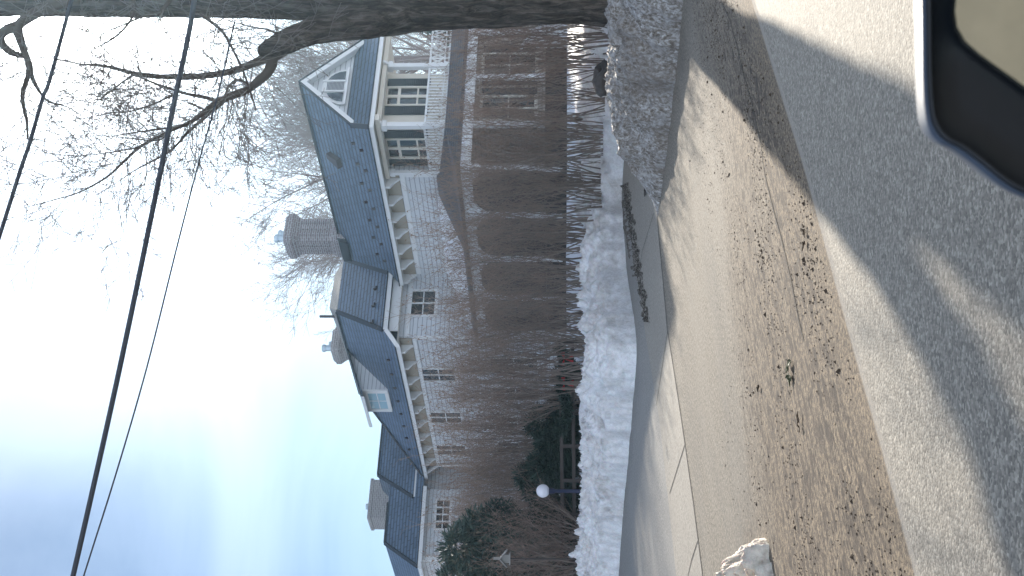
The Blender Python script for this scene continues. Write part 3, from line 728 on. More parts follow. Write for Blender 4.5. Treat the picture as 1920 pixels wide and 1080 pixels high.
# dormer on the left wing
w = H(); w.poly([(13.7,.2,8.69),(13.7,-1.58,8.0),(13.7,-1.58,6.92)]); w.box(13.7, 15.4, -1.58, -1.56, 6.9, 8.0); dm = part('dormer', w, 'siding', label='shed dormer with a pale blue window')
w = H(); w.prism([(13.45,.25,8.76),(13.45,-2.05,7.93),(13.45,-2.05,7.86),(13.45,.25,8.69)], (2.4,0,0)); part('roof', w, 'shutter', dm, uv=False)
w = H(); w.box(13.66, 13.9, -1.64, -1.585, 6.95, 7.95); w.box(15.2, 15.42, -1.64, -1.585, 6.95, 7.95); w.box(13.9, 15.2, -1.64, -1.585, 7.78, 7.95); w.box(13.9, 15.2, -1.66, -1.585, 6.93, 7.08)
w.box(14.53, 14.58, -1.62, -1.59, 7.08, 7.78); w.box(13.9, 15.2, -1.62, -1.59, 7.4, 7.44); w.box(13.4, 15.9, -2.09, -2.053, 7.80, 7.93); fr = part('window_frame', w, 'trim', dm, uv=False)
w = H(); w.box(13.9, 15.2, -1.61, -1.595, 7.08, 7.78); part('pane', w, 'bluepane', dm, uv=False)
# chimneys
def chimney(s, t_, w0, z0, z1, flare, m, flues, lab, d0=None):
    d0 = d0 or w0; w = H(); hw, hd = w0/2, d0/2
    def oct_(a, b, z, ch): return [(s-a+ch,t_-b,z),(s+a-ch,t_-b,z),(s+a,t_-b+ch,z),(s+a,t_+b-ch,z),(s+a-ch,t_+b,z),(s-a+ch,t_+b,z),(s-a,t_+b-ch,z),(s-a,t_-b+ch,z)]
    if flare:
        zz = [(z0, 1.12), (z0+(z1-z0)*.36, 1.12), (z0+(z1-z0)*.40, 1.03), (z0+(z1-z0)*.44, .93), (z1-.62, .93), (z1-.55, 1.0), (z1-.47, 1.07), (z1-.40, 1.15), (z1-.33, 1.22), (z1-.12, 1.22), (z1-.11, 1.13), (z1, 1.02)]
    else: zz = [(z0, 1), (z1-.16, 1), (z1-.15, 1.05), (z1, 1.05)]
    prev = None
    for z, k in zz:
        cur = [w.pt(p) for p in oct_(hw*k, hd*k, z, hw*.22*k if flare else .01)]
        if prev:
            for i in range(8): w.f.append([prev[i], prev[(i+1) % 8], cur[(i+1) % 8], cur[i]])
        prev = cur
    w.f.append(prev)
    c = part('chimney', w, m, label=lab)
    if flare and z1-z0 > 2:     # vertical brick ribs
        w = H(); za, zb = z0+(z1-z0)*.44, z1-.55
        for k in (-.55, 0, .55): w.box(s-hw*1.0, s-hw*.90, t_+hd*k-.09, t_+hd*k+.09, za, zb); w.box(s+hw*k-.09, s+hw*k+.09, t_-hd*1.0, t_-hd*.90, za, zb)
        part('brick_rib', w, m, c)
    for (fs, ft, fr_, fh) in flues:
        mb = MB(); p = HW(s+fs, t_+ft, z1); mb.lathe(p, [(fr_,0),(fr_,fh*.65),(fr_*1.08,fh*.66),(fr_*1.25,fh*.68),(fr_*1.25,fh*.95),(fr_*1.1,fh)], 14); mb.build('flue', M['tin'], c, smooth=False, org=hloc)
    return c
chimney(9.5, 2.9, 1.15, 7.6, 10.75, True, 'brick', [(-.15,-.22,.13,.42), (.2,.25,.13,.42)], 'tall flared brick chimney on the main ridge')
chimney(16.0, 1.9, 1.05, 8.6, 9.85, True, 'brick2', [(-.1,-.2,.13,.45), (.2,.2,.09,.25)], 'short brick chimney behind the dormer')
chimney(24.3, -1.75, 1.4, 7.0, 9.0, False, 'brick2', [(0,-.1,.12,.22)], 'wide square brick chimney on the farthest roof', 1.9)
w = H(); w.prism([(8.9,2.3,8.30),(8.9,2.1,8.2),(10.1,2.1,8.2),(10.1,2.3,8.30)], (0,.05,.35)); part('flashing', w, 'shutter', uv=False)
# roof vents, pipe, snow guards
w = H(); w.prism([(3.3,1.55,7.56),(3.75,1.55,7.56),(3.65,1.95,7.98),(3.4,1.95,7.98)], (0,-.1,.14)); part('roof_vent', w, 'gutter', uv=False)
w = H(); w.box(20.9, 21.15, .5, .9, 7.5, 7.75); part('roof_vent', w, 'gutter', uv=False)
w = H(); w.box(12.35, 12.43, 1.0, 1.08, 8.7, 9.75); part('vent_pipe', w, 'gutter', uv=False)
def guards(pts):
    for s, t_, z in pts:
        w = H(); w.prism([(s-.05,t_,z+.01),(s+.05,t_,z+.01),(s+.05,t_-.02,z+.12),(s-.05,t_-.02,z+.12)], (0,.04,.03)); w.box(s-.02, s+.02, t_-.02, t_+.16, z+.02, z+.07); part('snow_guard', w, 'gutter', uv=False)
guards([(1.6+k*1.02, q, 6+q) for k in range(7) for q in (.42, .72)]); guards([(10.6+k*1.05, q-2.5, 6+q) for k in range(8) for q in (.42,)])
guards([(8.95, -1.5+k*.75, 6.9) for k in range(3)])
# gutter downspout
w = H(); w.bar((19.3,-2.5,5.85),(19.3,-2.15,5.4),.09); w.bar((19.3,-2.15,5.4),(19.3,-2.12,0),.09); part('downspout', w, 'trim', uv=False)

# ------------------------------------------------------------------ plants
def twist(d, amt, r): 
    return (d + V((r.gauss(0, amt), r.gauss(0, amt), r.gauss(0, amt)))).normalized()
def grow(mb, p, d, L, rad, lvl, r, bend=.12, up=.05, nb=5, tips=None, sides=3, minr=.0025, spread=.75):
    n = 5 if lvl > 1 else (4 if lvl == 1 else 3); pts = [p.copy()]; rads = [rad]
    for i in range(n):
        d = twist(d, bend, r); d.z += up; d.normalize(); p = p + d*(L/n); pts.append(p.copy()); rads.append(max(minr, rad*(1-.8*(i+1)/n)))
    mb.tube(pts, rads, max(3, sides if rad > .012 else 3), cap=False)
    if tips is not None and lvl == 0: tips.append(pts[-1])
    if lvl > 0:
        for k in range(nb):
            q = r.uniform(.2, .98)*n; i = min(int(q), n-1); b = pts[i].lerp(pts[i+1], q-i)
            dd = (pts[i+1]-pts[i]).normalized(); side = dd.cross(V((r.gauss(0,1), r.gauss(0,1), r.gauss(0,1)))).normalized()
            nd_ = (dd*(1-spread*.5) + side*spread).normalized()
            grow(mb, b, nd_, L*r.uniform(.35, .6)*(1-.35*q/n), max(minr, rads[i]*.55), lvl-1, r, bend, up, nb, tips, sides, minr, spread)
# multi-stem hedge shrubs
def make_shrub(seed, h, spread, stems=21, lean=.14):
    r = random.Random(seed); st = MB(); tw = MB(); tips = []
    for i in range(stems):
        a = r.uniform(0, 6.3); p = V((math.cos(a)*r.uniform(0, .75), math.sin(a)*r.uniform(0, .45), -.2))
        d = V((math.cos(a)*lean*r.uniform(.3, 1.8), math.sin(a)*lean*r.uniform(.3, 1.8), 1)).normalized(); hh = h*r.uniform(.72, 1.06); n = 9; pts = [p.copy()]; rads = [r.uniform(.011, .034)]
        for k in range(n):
            d = twist(d, .085, r); d.z += .05; d.normalize(); p = p + d*(hh/n); pts.append(p.copy()); rads.append(rads[0]*(1-.85*(k+1)/n))
        st.tube(pts, rads, 4, cap=False)
        for k in range(11):
            q = r.uniform(.12, 1)**.75*n; j = min(int(q), n-1); b = pts[j].lerp(pts[j+1], q-j); dd = (pts[j+1]-pts[j]).normalized()
            side = V((r.gauss(0,1), r.gauss(0,1), .2)).normalized()
            grow(tw, b, (dd*.9 + side*spread).normalized(), r.uniform(.45, 1.05), .0075, 1, r, .13, .06, 4, tips, 3, .0028, .7)
    for p in tips:                   # buds and dry seed heads at the tips
        if r.random() < .75 and p.z > h*.45:
            s = r.uniform(.010, .026); n0 = len(tw.v)
            for k in range(3): tw.v.append(p + V((r.gauss(0, s), r.gauss(0, s), r.gauss(0, s*1.4))))
            tw.f.append([n0, n0+1, n0+2])
    return st, tw
protos = []
for i, (h, sp) in enumerate(((5.0,.55),(4.7,.65),(5.2,.5),(4.9,.6))):
    st, tw = make_shrub(40+i, h, sp)
    t0 = thing('shrub', 'x', 'shrub', (0,0,0), 'bare brown shrubs in the hedge before the house')
    st.build('stems', M['shrubstem'], t0); tw.build('twigs', M['shrubtwig'], t0); protos.append(t0)
PK = [kids(p) for p in protos]; used = set()
def place(i, loc, rz, sc, label):
    if i not in used:
        used.add(i); o = protos[i]; o.location = loc; o.rotation_euler = (0,0,rz); o.scale = sc; o['label'] = label; return o
    return copy_tree(protos[i], PK[i], loc, rz, sc, label)
r = random.Random(12); k = 0
def hl(s, t_): p = HP + HA*s + HB*t_; return p
ords = 'first second third fourth fifth sixth seventh eighth ninth tenth eleventh twelfth thirteenth fourteenth fifteenth sixteenth seventeenth eighteenth nineteenth twentieth'.split()
ords += ['twenty-'+o for o in ords[:9]] + ['thirtieth'] + ['thirty-'+o for o in ords[:9]] + ['fortieth'] + ['forty-'+o for o in ords[:9]]
for row, (t0, sc0, step) in enumerate(((-9.1, .94, 1.0), (-7.7, .99, 2.7))):
    s = -13.2 + row*.9; k = 0
    while s < 16:
        p = hl(s, t0 + r.uniform(-.35, .35)); g = min(1, max(0, (s+8)/20)); sc = sc0*(.80 + .27*g)*r.uniform(.88, 1.06)
        if s < -8: sc *= .84
        place(r.randrange(4), (p.x, p.y, yardz(p.x, p.y) - .1), r.uniform(0, 6.3), (sc, sc, sc), 'bare shrub, ' + ords[k] + ' from the street tree, ' + ('street side hedge row' if row == 0 else 'hedge row nearer house')); k += 1
        s += step*r.uniform(.75, 1.25)*(.85 if s < -7 else 1)
# big street tree
tree = thing('street_tree', 'huge rough barked bare tree rising behind the dirty ice bank at the kerb', 'tree', (4.62, 19.0, .2))
def trunk_xy(x):
    pts = [(-300, -4), (0, -4), (300, -3), (560, -2), (650, 6), (720, 10), (800, 8), (905, 3), (1000, 0), (1080, -2), (1133, -2), (1175, 0)]
    rad = [.25, .28, .29, .31, .38, .44, .40, .39, .36, .35, .38, .50]
    for i in range(len(pts)-1):
        if pts[i][0] <= x <= pts[i+1][0]:
            q = (x-pts[i][0])/(pts[i+1][0]-pts[i][0]); q = q*q*(3-2*q); return pts[i][1]*(1-q)+pts[i+1][1]*q, rad[i]*(1-q)+rad[i+1]*q
    return pts[-1][1], rad[-1]
pts = []; rads = []
for i in range(330):
    x = 1195 - i*4.5; y, rr = trunk_xy(max(-300, min(1175, x))); pts.append(P(x, y, 19.0)); rads.append(rr)
def barkj(p, a):
    cx, cy = math.cos(a), math.sin(a)
    f = 1 + .10*fbm(cx*1.5, cy*1.5, p.z*.5, 3) + .085*(1-2*abs(fbm(cx*7, cy*7, p.z*1.0, 4))) + .035*fbm(cx*16, cy*16, p.z*4, 3)
    kz = p.z - 2.75; ka = (a - KA + math.pi) % (2*math.pi) - math.pi        # knot
    rr = math.sqrt((kz/.26)**2 + (ka/.42)**2); f += .13*math.exp(-((rr-1)/.35)**2) - .16*math.exp(-(rr/.55)**2)
    return f
KA = math.pi*1.32
mb = MB(); mb.tube(pts, rads, 96, cap=False, jit=barkj); mb.build('trunk', M['bark'], tree, smooth=True)
def path(xyr, Y0=19.0, dY=0.0):
    return [P(x, y, Y0 + dY*i) for i, (x, y, _) in enumerate(xyr)], [q[2] for q in xyr]
def smoothp(pts, rads, sub=4):
    o = []; ro = []
    for i in range(len(pts)-1):
        p0 = pts[max(0, i-1)]; p1 = pts[i]; p2 = pts[i+1]; p3 = pts[min(len(pts)-1, i+2)]
        for k in range(sub):
            q = k/sub; o.append(.5*((2*p1)+(p2-p0)*q+(2*p0-5*p1+4*p2-p3)*q*q+(3*p1-p0-3*p2+p3)*q**3)); ro.append(rads[i]*(1-q)+rads[i+1]*q)
    o.append(pts[-1]); ro.append(rads[-1]); return o, ro
limb = [(800,-5,.22),(750,18,.30),(700,34,.30),(650,44,.27),(600,54,.235),(565,66,.20),(535,79,.185),(512,90,.17),(497,94,.135),(488,93,.08)]
a, b = path(limb, 18.9, -.06); a, b = smoothp(a, b, 6)
mb = MB(); mb.tube(a, b, 28, jit=lambda p, an: 1+.10*fbm(p.x*2+math.cos(an), p.y*2+math.sin(an), p.z*3, 3)); mb.build('limb', M['bark'], tree, smooth=True)
BR = [
 [(520,92,.12),(505,104,.085),(486,114,.068),(470,121,.062),(440,132,.056),(405,139,.052),(370,143,.05),(330,144,.046),(290,143,.042),(250,137,.036),(215,128,.03),(190,123,.024),(150,120,.016),(100,110,.008)],
 [(530,92,.13),(512,106,.10),(509,122,.088),(500,138,.078),(480,156,.070),(460,170,.064),(430,181,.058),(405,194,.050),(380,212,.04),(355,230,.034),(326,242,.03),(295,258,.026),(263,275,.023),(230,305,.019),(200,332,.016),(150,360,.012),(100,375,.008),(45,390,.004)],
 [(410,190,.035),(385,183,.03),(350,176,.026),(330,170,.023),(295,158,.019),(265,146,.015),(245,139,.01)],
 [(428,183,.04),(400,205,.035),(375,228,.03),(350,250,.024),(335,268,.02),(316,285,.017),(290,300,.014),(255,318,.01),(215,345,.006),(180,365,.003)],
 [(415,190,.04),(390,207,.034),(365,224,.03),(340,236,.024),(300,242,.018),(255,248,.012),(210,255,.006)],
 [(375,25,.03),(389,36,.028),(405,48,.026),(420,63,.024),(435,90,.022),(452,124,.02),(462,150,.017),(472,180,.015),(480,207,.012)],
 [(335,172,.02),(310,185,.018),(280,198,.015),(255,206,.013),(235,210,.012),(205,212,.01),(172,220,.006)],
 [(255,140,.016),(235,150,.014),(215,165,.011),(195,180,.009),(172,198,.005)],
 [(263,275,.014),(240,280,.012),(200,287,.009),(150,293,.006),(90,303,.004),(60,310,.002)],
 [(327,242,.014),(300,262,.012),(270,262,.01),(230,258,.008),(182,254,.004)],
 [(250,-5,.03),(252,20,.024),(240,45,.02),(215,70,.016),(190,85,.012),(170,95,.006)],
 [(150,-5,.11),(95,10,.10),(60,28,.085),(35,48,.075),(38,75,.065),(45,95,.055),(55,130,.045),(42,180,.035),(50,225,.025),(52,262,.012)],
 [(35,50,.09),(15,55,.08),(0,68,.075),(8,88,.06),(25,100,.05),(45,105,.04)],
 [(54,118,.05),(62,150,.035),(80,180,.022),(95,192,.018),(125,200,.012),(150,215,.006)],
 [(470,165,.03),(450,150,.024),(430,160,.02),(418,185,.014),(395,200,.01)],
 [(320,-2,.04),(300,22,.03),(270,30,.022),(235,45,.016),(200,60,.01),(180,75,.005)],
 [(560,70,.03),(545,60,.025),(520,62,.02),(500,55,.016),(470,50,.012),(440,42,.007)]]
r = random.Random(99); lm = MB(); tw = MB()
for i, bl in enumerate(BR):
    a, b = path(bl, 18.6, -.05 if i % 2 else .04); a, b = smoothp(a, b, 4); lm.tube(a, b, 10, jit=lambda p, an: 1+.12*fbm(p.x*5+math.cos(an), p.y*5, p.z*5, 2))
    n = len(a); cnt = int(n*(1.0 if i in (0,1) else .85))
    for k in range(cnt):
        j = r.randrange(min(n-2, int(n*.25)) if i == 1 else 2, n-1) if n > 4 else 1; d = (a[min(j+1, n-1)]-a[j-1]).normalized()
        side = d.cross(V((r.gauss(0,1), r.gauss(0,1), r.gauss(0,1)))).normalized(); droop = -.05 if r.random() < .45 else .05
        grow(tw, a[j], (d*.45+side*.85).normalized(), r.uniform(.7, 1.9), max(.005, min(.009, b[j]*.4)), 2, r, .10, droop, 3, None, 4, .0045, .62)
lm.build('branches', M['limb'], tree, smooth=True); tw.build('twigs', M['twig'], tree)
# far bare trees behind the house
def make_far(seed, h, w, nl=30, dens=4):
    r = random.Random(seed); tr = MB(); tw = MB(); top = h*.42; tr.tube([V((0,0,-1)), V((.1,0,top*.5)), V((0,.1,top)), V((0,0,h*.7))], [.35,.28,.2,.09], 8)
    for i in range(nl):
        z = r.uniform(top*.55, h*.68); a = r.uniform(0, 6.3); el = r.uniform(.25, 1.3); d = V((math.cos(a)*math.cos(el), math.sin(a)*math.cos(el), math.sin(el)))
        L = (w*math.cos(el)+ (h-z)*.9*math.sin(el))*r.uniform(.7, 1.0); p = V((0,0,z)); pts = [p.copy()]; n = 7; rr = r.uniform(.05,.10); rads = [rr]
        for k in range(n): d = twist(d, .1, r); d.z += .05; d.normalize(); p = p+d*(L/n); pts.append(p.copy()); rads.append(rr*(1-.85*(k+1)/n))
        tr.tube(pts, rads, 5, cap=False)
        for k in range(16):
            q = r.uniform(.25, 1)*n; j = min(int(q), n-1); b = pts[j].lerp(pts[j+1], q-j); dd = (pts[j+1]-pts[j]).normalized(); side = dd.cross(V((r.gauss(0,1), r.gauss(0,1), r.gauss(0,1)))).normalized()
            grow(tw, b, (dd*.8+side*.65).normalized(), L*r.uniform(.22, .42), .018, 2, r, .07, .05, dens, None, 3, .0075, .6)
    return tr, tw
FT = []
for sd, h, w in ((1, 17, 6.0), (2, 15, 5.0)):
    a, b = make_far(sd, h, w); t0 = thing('bare_tree', 'x', 'tree', (0,0,0), 'bare trees behind the house'); a.build('trunk', M['farlimb'], t0); b.build('crown', M['farlimb'], t0); FT.append((t0, kids(t0)))
fu = set()
for i, x, y, Yd, sc, lab in ((0, 462, 320, 62, 1.15, 'broad bare tree rising behind the roof ridge between the gable and the tall chimney'), (1, 560, 462, 66, .75, 'smaller bare tree peeping out beyond the tall chimney on the dormer side'),
                          (0, 500, 110, 62, .9, 'bare tree behind the gable peak'), (1, 520, 215, 70, 1.05, 'distant bare tree whose crown shows just beside the gable peak over the ridge'), (0, 690, 75, 120, .7, 'bare tree seen through the open upper porch')):
    top = P(x, y, Yd); h = (17, 15)[i]; s = (top.z-1.3)/h
    loc = (top.x, top.y, 1.3); sc3 = (s*sc, s*sc, s)
    if i not in fu: fu.add(i); o = FT[i][0]; o.location = loc; o.scale = sc3; o['label'] = lab
    else: copy_tree(FT[i][0], FT[i][1], loc, rnd.uniform(0, 6), sc3, lab)
# evergreens
def needles(mb, c, R, n, s, r, gap=.0):
    for i in range(n):
        while True:
            p = V((r.uniform(-1,1), r.uniform(-1,1), r.uniform(-1,1)))
            if .35 < p.length < 1 and fbm(p.x*2.2+c[0], p.y*2.2, p.z*2.2, 2) > gap-.25: break
        q = V((c[0]+p.x*R[0], c[1]+p.y*R[1], c[2]+p.z*R[2])); d = (V((p.x, p.y, p.z*.6-.1)).normalized()+V((r.gauss(0,.4), r.gauss(0,.4), r.gauss(0,.4)))).normalized()
        sd = d.cross(V((r.gauss(0,1), r.gauss(0,1), r.gauss(0,1)))).normalized(); L = s*r.uniform(.7, 1.5); n0 = len(mb.v)
        for e in (q-sd*L*.16, q+sd*L*.16, q+d*L+sd*L*.05, q+d*L-sd*L*.05): mb.v.append(e)
        mb.f.append([n0, n0+1, n0+2, n0+3])
def evergreen(name, label, loc, blobs, m, seed, s=.12, cat='shrub', trunk=None):
    t0 = thing(name, label, cat, loc); r = random.Random(seed); mb = MB()
    for c, R, n in blobs: needles(mb, V(loc)+V(c), R, n, s, r)
    mb.build('foliage', M[m], t0); st = MB()
    for c, R, n in blobs: st.tube([V(loc)+V((0,0,-.3)), V(loc)+V((c[0]*.5, c[1]*.5, c[2]*.6)), V(loc)+V(c)], [.06,.045,.02], 6)
    st.build('trunk', M['limb'], t0); return t0
def at0(x, y, Yd): p = P(x, y, Yd); return (p.x, p.y, yardz(p.x, p.y)-.05)
evergreen('yew_bush', 'low dark evergreen bush between the red bowed garland and the globe lamp', at0(1070, 830, 33), [((0,0,.7),(.75,.6,.7),3200),((.5,.2,1.1),(.5,.4,.6),1700),((-.6,0,.9),(.6,.5,.7),2000)], 'needle', 3)
evergreen('yew_bush', 'dark evergreen bush right behind the globe lamp', at0(1070, 915, 33.5), [((0,0,.9),(.8,.6,.85),3600),((.3,.2,1.5),(.45,.4,.5),1400)], 'needle', 4)
evergreen('yew_bush', 'dark spreading evergreen bush between the globe lamp and the pine', at0(1070, 985, 33.5), [((0,0,.9),(.8,.6,.85),3200),((-.4,.2,1.6),(.6,.4,.7),2200),((.2,0,2.4),(.5,.4,.6),1200)], 'needle', 5)
evergreen('pine_tree', 'young pine with pale green needles behind the wooden bird feeder', at0(1070, 1062, 33), [((0,0,1.5),(1.0,.8,1.0),2600),((.2,0,2.5),(.9,.7,.8),2600),((.5,0,3.3),(.7,.6,.7),1900),((1.0,.2,3.0),(.5,.4,.5),900),((-.4,0,3.5),(.5,.5,.6),1000)], 'pine', 6, .16, 'tree')
evergreen('yew_bush', 'small dark evergreen behind the garland fence', at0(1070, 760, 34), [((0,0,.5),(.55,.4,.5),1700),((.8,.1,.45),(.5,.4,.4),1200)], 'needle', 8)
evergreen('fir_tree', 'dark fir seen beyond the open upper porch', (12.4, 56, 1.4), [((0,0,4.6),(1.1,1.1,1.3),1500),((.4,0,6.0),(.8,.8,1.1),900)], 'needle', 9, .3, 'tree')
# straw-coloured drooping shrub at left margin
st, tw = make_shrub(77, 2.9, .8, 26, .5); t0 = thing('shrub', 'low arching bare shrub beneath the bird feeder', 'shrub', (0,0,0)); st.build('stems', M['shrubstem'], t0); tw.build('twigs', M['shrubtwig'], t0)
p = at0(1070, 1062, 31.5); t0.location = p; k2 = kids(t0)
p = at0(1070, 1010, 31.8); copy_tree(t0, k2, p, 2.0, (.8,.8,.75), 'low bare shrub between the globe lamp and the pine')
# rock
p = P(1120, 150, 19.8); mb = MB(); bmx = []
n0 = 0
for i in range(13):
    for j in range(20):
        th = math.pi*i/12; ph = 2*math.pi*j/20; d = V((math.sin(th)*math.cos(ph), math.sin(th)*math.sin(ph), math.cos(th))); rr = 1+.3*fbm(d.x*1.6, d.y*1.6, d.z*1.6+5, 3)
        mb.v.append(V((p.x+d.x*.30*rr, p.y+d.y*.3*rr, .82+d.z*.20*rr)))
for i in range(12):
    for j in range(20): mb.f.append([i*20+j, i*20+(j+1) % 20, (i+1)*20+(j+1) % 20, (i+1)*20+j])
tag(mb.build('boulder', M['rock'], org=(p.x, p.y, .6)), 'dark rounded boulder poking out behind the dirty ice bank', 'boulder')

# ------------------------------------------------------------------ garden fixtures
lp = P(1090, 921, 30.0); gc_ = P(1018, 921, 30.0)
lamp = thing('lamp_post', 'white globe lamp on a short dark blue post in the snow', 'lamp post', (lp.x, lp.y, .6))
mb = MB(); mb.lathe((lp.x, lp.y, .6), [(.06,0),(.06,.2),(.05,.22),(.045,gc_.z-.6-.30),(.07,gc_.z-.6-.28),(.07,gc_.z-.6-.17),(.10,gc_.z-.6-.15)], 16); mb.build('post', M['navy'], lamp, smooth=True)
mb = MB(); mb.lathe((lp.x, lp.y, gc_.z), [(.166*math.sin(a), -.166*math.cos(a)) for a in [.35+k*(math.pi-.36)/18 for k in range(19)]], 28); mb.build('globe', M['globe'], lamp, smooth=True)
# rail fence with garland
f0 = at0(1070, 640, 31.5); f1 = at0(1070, 1090, 32.5); fence = thing('rail_fence', 'weathered low wooden rail fence running through the garden behind the snow', 'fence', f0)
f0, f1 = V(f0), V(f1)
for k in range(8):
    p = f0.lerp(f1, k/7); mb = MB(); mb.bar(tuple(p+V((0,0,-.3))), tuple(p+V((0,0,.66))), .09); mb.build('post', M['wood'], fence)
for zz in (.3, .62):
    mb = MB(); mb.bar(tuple(f0+V((0,0,zz))), tuple(f1+V((0,0,zz))), .05, .09); mb.build('rail', M['wood'], fence)
g0 = f0.lerp(f1, .03)+V((0,-.12,.62)); g1 = f0.lerp(f1, .36)+V((0,-.12,.62)); gar = thing('garland', 'green pine garland with red bows draped on the rail fence', 'garland', g0)
mb = MB(); r = random.Random(8)
for k in range(20):
    q = k/19; c = g0.lerp(g1, q)+V((0,0,-.16*abs(math.sin(q*math.pi*2)))); needles(mb, c, (.12,.1,.11), 170, .09, r)
mb.build('foliage', M['needle'], gar)
for q in (.12, .42):
    c = g0.lerp(g1, q)+V((0,-.14,-.1)); mb = MB()
    for sg in (-1, 1):
        mb.prism([tuple(c), tuple(c+V((sg*.16,0,.09))), tuple(c+V((sg*.18,0,-.02)))], (0,.04,0)); mb.prism([tuple(c), tuple(c+V((sg*.1,0,-.24))), tuple(c+V((sg*.03,0,-.24)))], (0,.02,0))
    mb.build('bow', M['red'], gar)
# bird feeder
p = P(948, 1047, 29.5); bf = thing('bird_feeder', 'small gabled wooden bird feeder on a pole before the pine', 'bird feeder', (p.x, p.y, .9))
mb = MB(); mb.tube([V((p.x,p.y,.7)), V((p.x,p.y,p.z-.1))], .02, 8); mb.build('pole', M['wood'], bf)
mb = MB(); mb.box(p.x-.14, p.x+.14, p.y-.1, p.y+.1, p.z-.12, p.z-.09); mb.box(p.x-.03, p.x+.03, p.y-.03, p.y+.03, p.z+.1, p.z+.3); mb.build('tray', M['feeder'], bf)
mb = MB(); mb.box(p.x-.075, p.x+.075, p.y-.045, p.y+.045, p.z-.088, p.z+.10); mb.build('seed_box', M['feeder'], bf)
mb = MB()
for sx_ in (-.09, .09): mb.box(p.x+sx_-.012, p.x+sx_+.012, p.y-.05, p.y+.05, p.z-.09, p.z+.06)
mb.build('side_panel', M['feeder'], bf)
mb = MB()
for sg in (-1, 1): mb.prism([(p.x,p.y-.12,p.z+.16),(p.x+sg*.2,p.y-.12,p.z-.02),(p.x+sg*.2,p.y-.12,p.z-.045),(p.x,p.y-.12,p.z+.13)], (0,.24,0))
mb.build('roof', M['feeder'], bf)

# ------------------------------------------------------------------ overhead cables
def cable(pts, rad, Yd, label):
    a = [P(x, y, Yd) for x, y in pts]; a, b = smoothp(a, [rad]*len(a), 8); mb = MB(); mb.tube(a, b, 10); return tag(mb.build('power_cable', M['cable'], smooth=True), label, 'cable')
cable([(378,-120),(360,30),(327,190),(291,370),(218,720),(137,1080),(88,1290)], .031, 14, 'thick dark overhead cable, the heaviest of the three crossing the sky')
cable([(440,40),(408,180),(371,311),(330,470),(275,690),(217,890),(157,1080),(96,1280)], .0105, 15, 'thin overhead wire running just below the thick cable')
cable([(150,-60),(118,60),(92,154),(80,184),(56,267),(38,320),(0,440),(-45,580)], .022, 13, 'dark overhead cable crossing the top corner by the sun')

# ------------------------------------------------------------------ own car: door mirror
mir = thing('wing_mirror', 'dark car wing mirror with silver blue top edge in the near corner', 'wing mirror', tuple(P(1800, 0, .76)))
out = [(1300,1726),(1080,1731),(940,1733),(870,1738),(836,1748),(814,1768),(800,1795),(775,1830),(735,1880),(712,1922),(690,1985),(690,2090),(720,2170),(800,2215),(1300,2225),(1390,2150),(1420,1950),(1395,1780)]
ctr = V((1050, 1980))
def ring(sc, Yd, mv=(0,0)): return [P(ctr.y+(v-ctr.y)*sc+mv[1], 1080-(ctr.x+(u-ctr.x)*sc+mv[0]), Yd) for u, v in out]
def smooth_ring(pts, sub=5):
    n = len(pts); o = []
    for i in range(n):
        p0, p1, p2, p3 = pts[i-1], pts[i], pts[(i+1) % n], pts[(i+2) % n]
        for k in range(sub): q = k/sub; o.append(.5*((2*p1)+(p2-p0)*q+(2*p0-5*p1+4*p2-p3)*q*q+(3*p1-p0-3*p2+p3)*q**3))
    return o
def loft(rings, m, name, parent, cap0=False, cap1=False):
    mb = MB(); n = len(rings[0])
    for rg in rings: mb.v += rg
    for i in range(len(rings)-1):
        for k in range(n): mb.f.append([i*n+k, i*n+(k+1) % n, (i+1)*n+(k+1) % n, (i+1)*n+k])
    if cap0: mb.f.append(list(range(n)))
    if cap1: mb.f.append([(len(rings)-1)*n+k for k in range(n)])
    return mb.build(name, m, parent, smooth=True)
def shrink(rg, k, dy):
    c = sum(rg, V((0,0,0)))/len(rg); return [c+(p-c)*k+V((0,dy,0)) for p in rg]
R0 = smooth_ring(ring(1.0, .76)); 
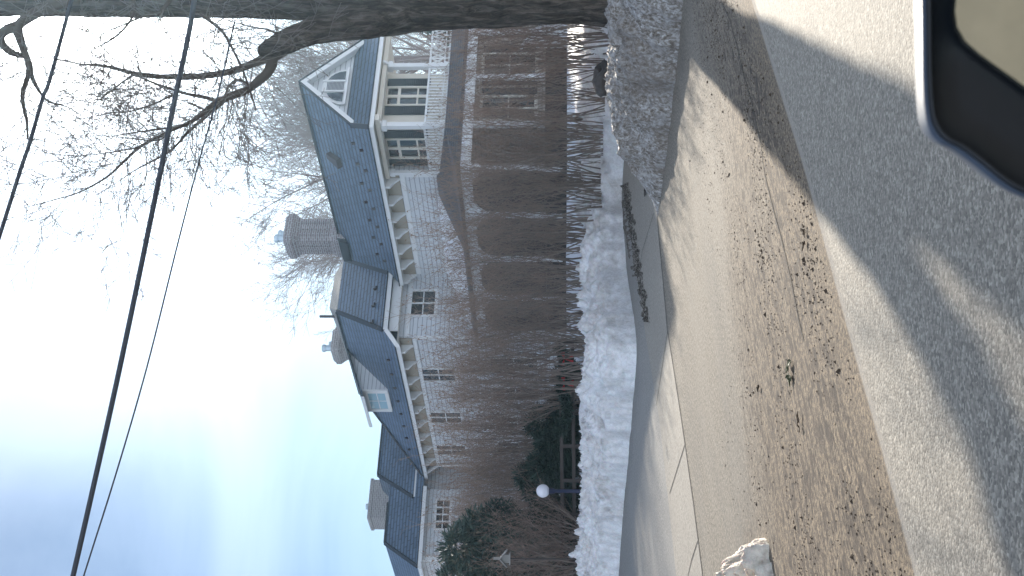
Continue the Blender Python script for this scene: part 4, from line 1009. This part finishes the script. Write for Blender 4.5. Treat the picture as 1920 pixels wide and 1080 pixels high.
loft([shrink(R0, .982, .010), shrink(R0, .99, -.003), shrink(R0, 1.0, .006), shrink(R0, .965, .02), shrink(R0, .87, .045), shrink(R0, .74, .07), shrink(R0, .5, .09)], M['carpaint'], 'housing', mir, cap1=True)
loft([shrink(R0, .985, -.001), shrink(R0, .96, -.006), shrink(R0, .94, -.004), shrink(R0, .93, .003), shrink(R0, .6, .004)], M['plastic_reflection'], 'bezel_and_reflection', mir, cap1=True)  # dark rim; its inner face stands in for the glass's dark reflection
gl = [(1793,-60),(1782,0),(1779,30),(1783,58),(1798,84),(1825,108),(1855,130),(1890,155),(1925,180),(1975,215),(2040,255),(2110,270),(2160,240),(2180,170),(2180,-120),(2150,-200),(1900,-220),(1830,-150)]
GL = [P(x, y, .765) + V((0, -.012, 0)) for x, y in gl]
mb = MB(); mb.v += GL + [p + V((0, .006, 0)) for p in GL]; n_ = len(GL); mb.f.append(list(range(n_)))
for k in range(n_): mb.f.append([k, (k+1) % n_, n_+(k+1) % n_, n_+k])
mb.build('glass', M['mirror'], mir)
door = thing('car_door', 'dark car door below the wing mirror', 'car door', (0, .25, 0))
mb = MB(); A_ = RD*-1.0; B_ = RD*.28
mb.prism([tuple(V((A_.x, A_.y, 0)) + V((RN.x, RN.y, 0))*o_ + V((0, 0, z))) for z, o_ in ((.35,.30),(.8,.33),(1.1,.24),(1.1,.16),(.35,.16))], tuple(V(((B_-A_).x, (B_-A_).y, 0)))); mb.build('panel', M['door'], door)

# ------------------------------------------------------------------ scattering volume added to stand in for lens glare
mb = MB(); mb.box(-210, 210, -30, 205, -1.6, 34); hz = mb.build('lens_veil', mat('lens_veil_surface')); tag(hz, kind='stuff')
m = bpy.data.materials.new('lens_veil'); m.use_nodes = True; m.node_tree.nodes.clear(); pv = m.node_tree.nodes.new('ShaderNodeVolumePrincipled'); ho = m.node_tree.nodes.new('ShaderNodeOutputMaterial')
pv.inputs['Color'].default_value = (.50,.76,1,1); pv.inputs['Density'].default_value = .00058; pv.inputs['Anisotropy'].default_value = .78
m.node_tree.links.new(pv.outputs[0], ho.inputs['Volume']); hz.data.materials[0] = m
for o in bpy.data.objects:
    if '_o' in o: del o['_o']
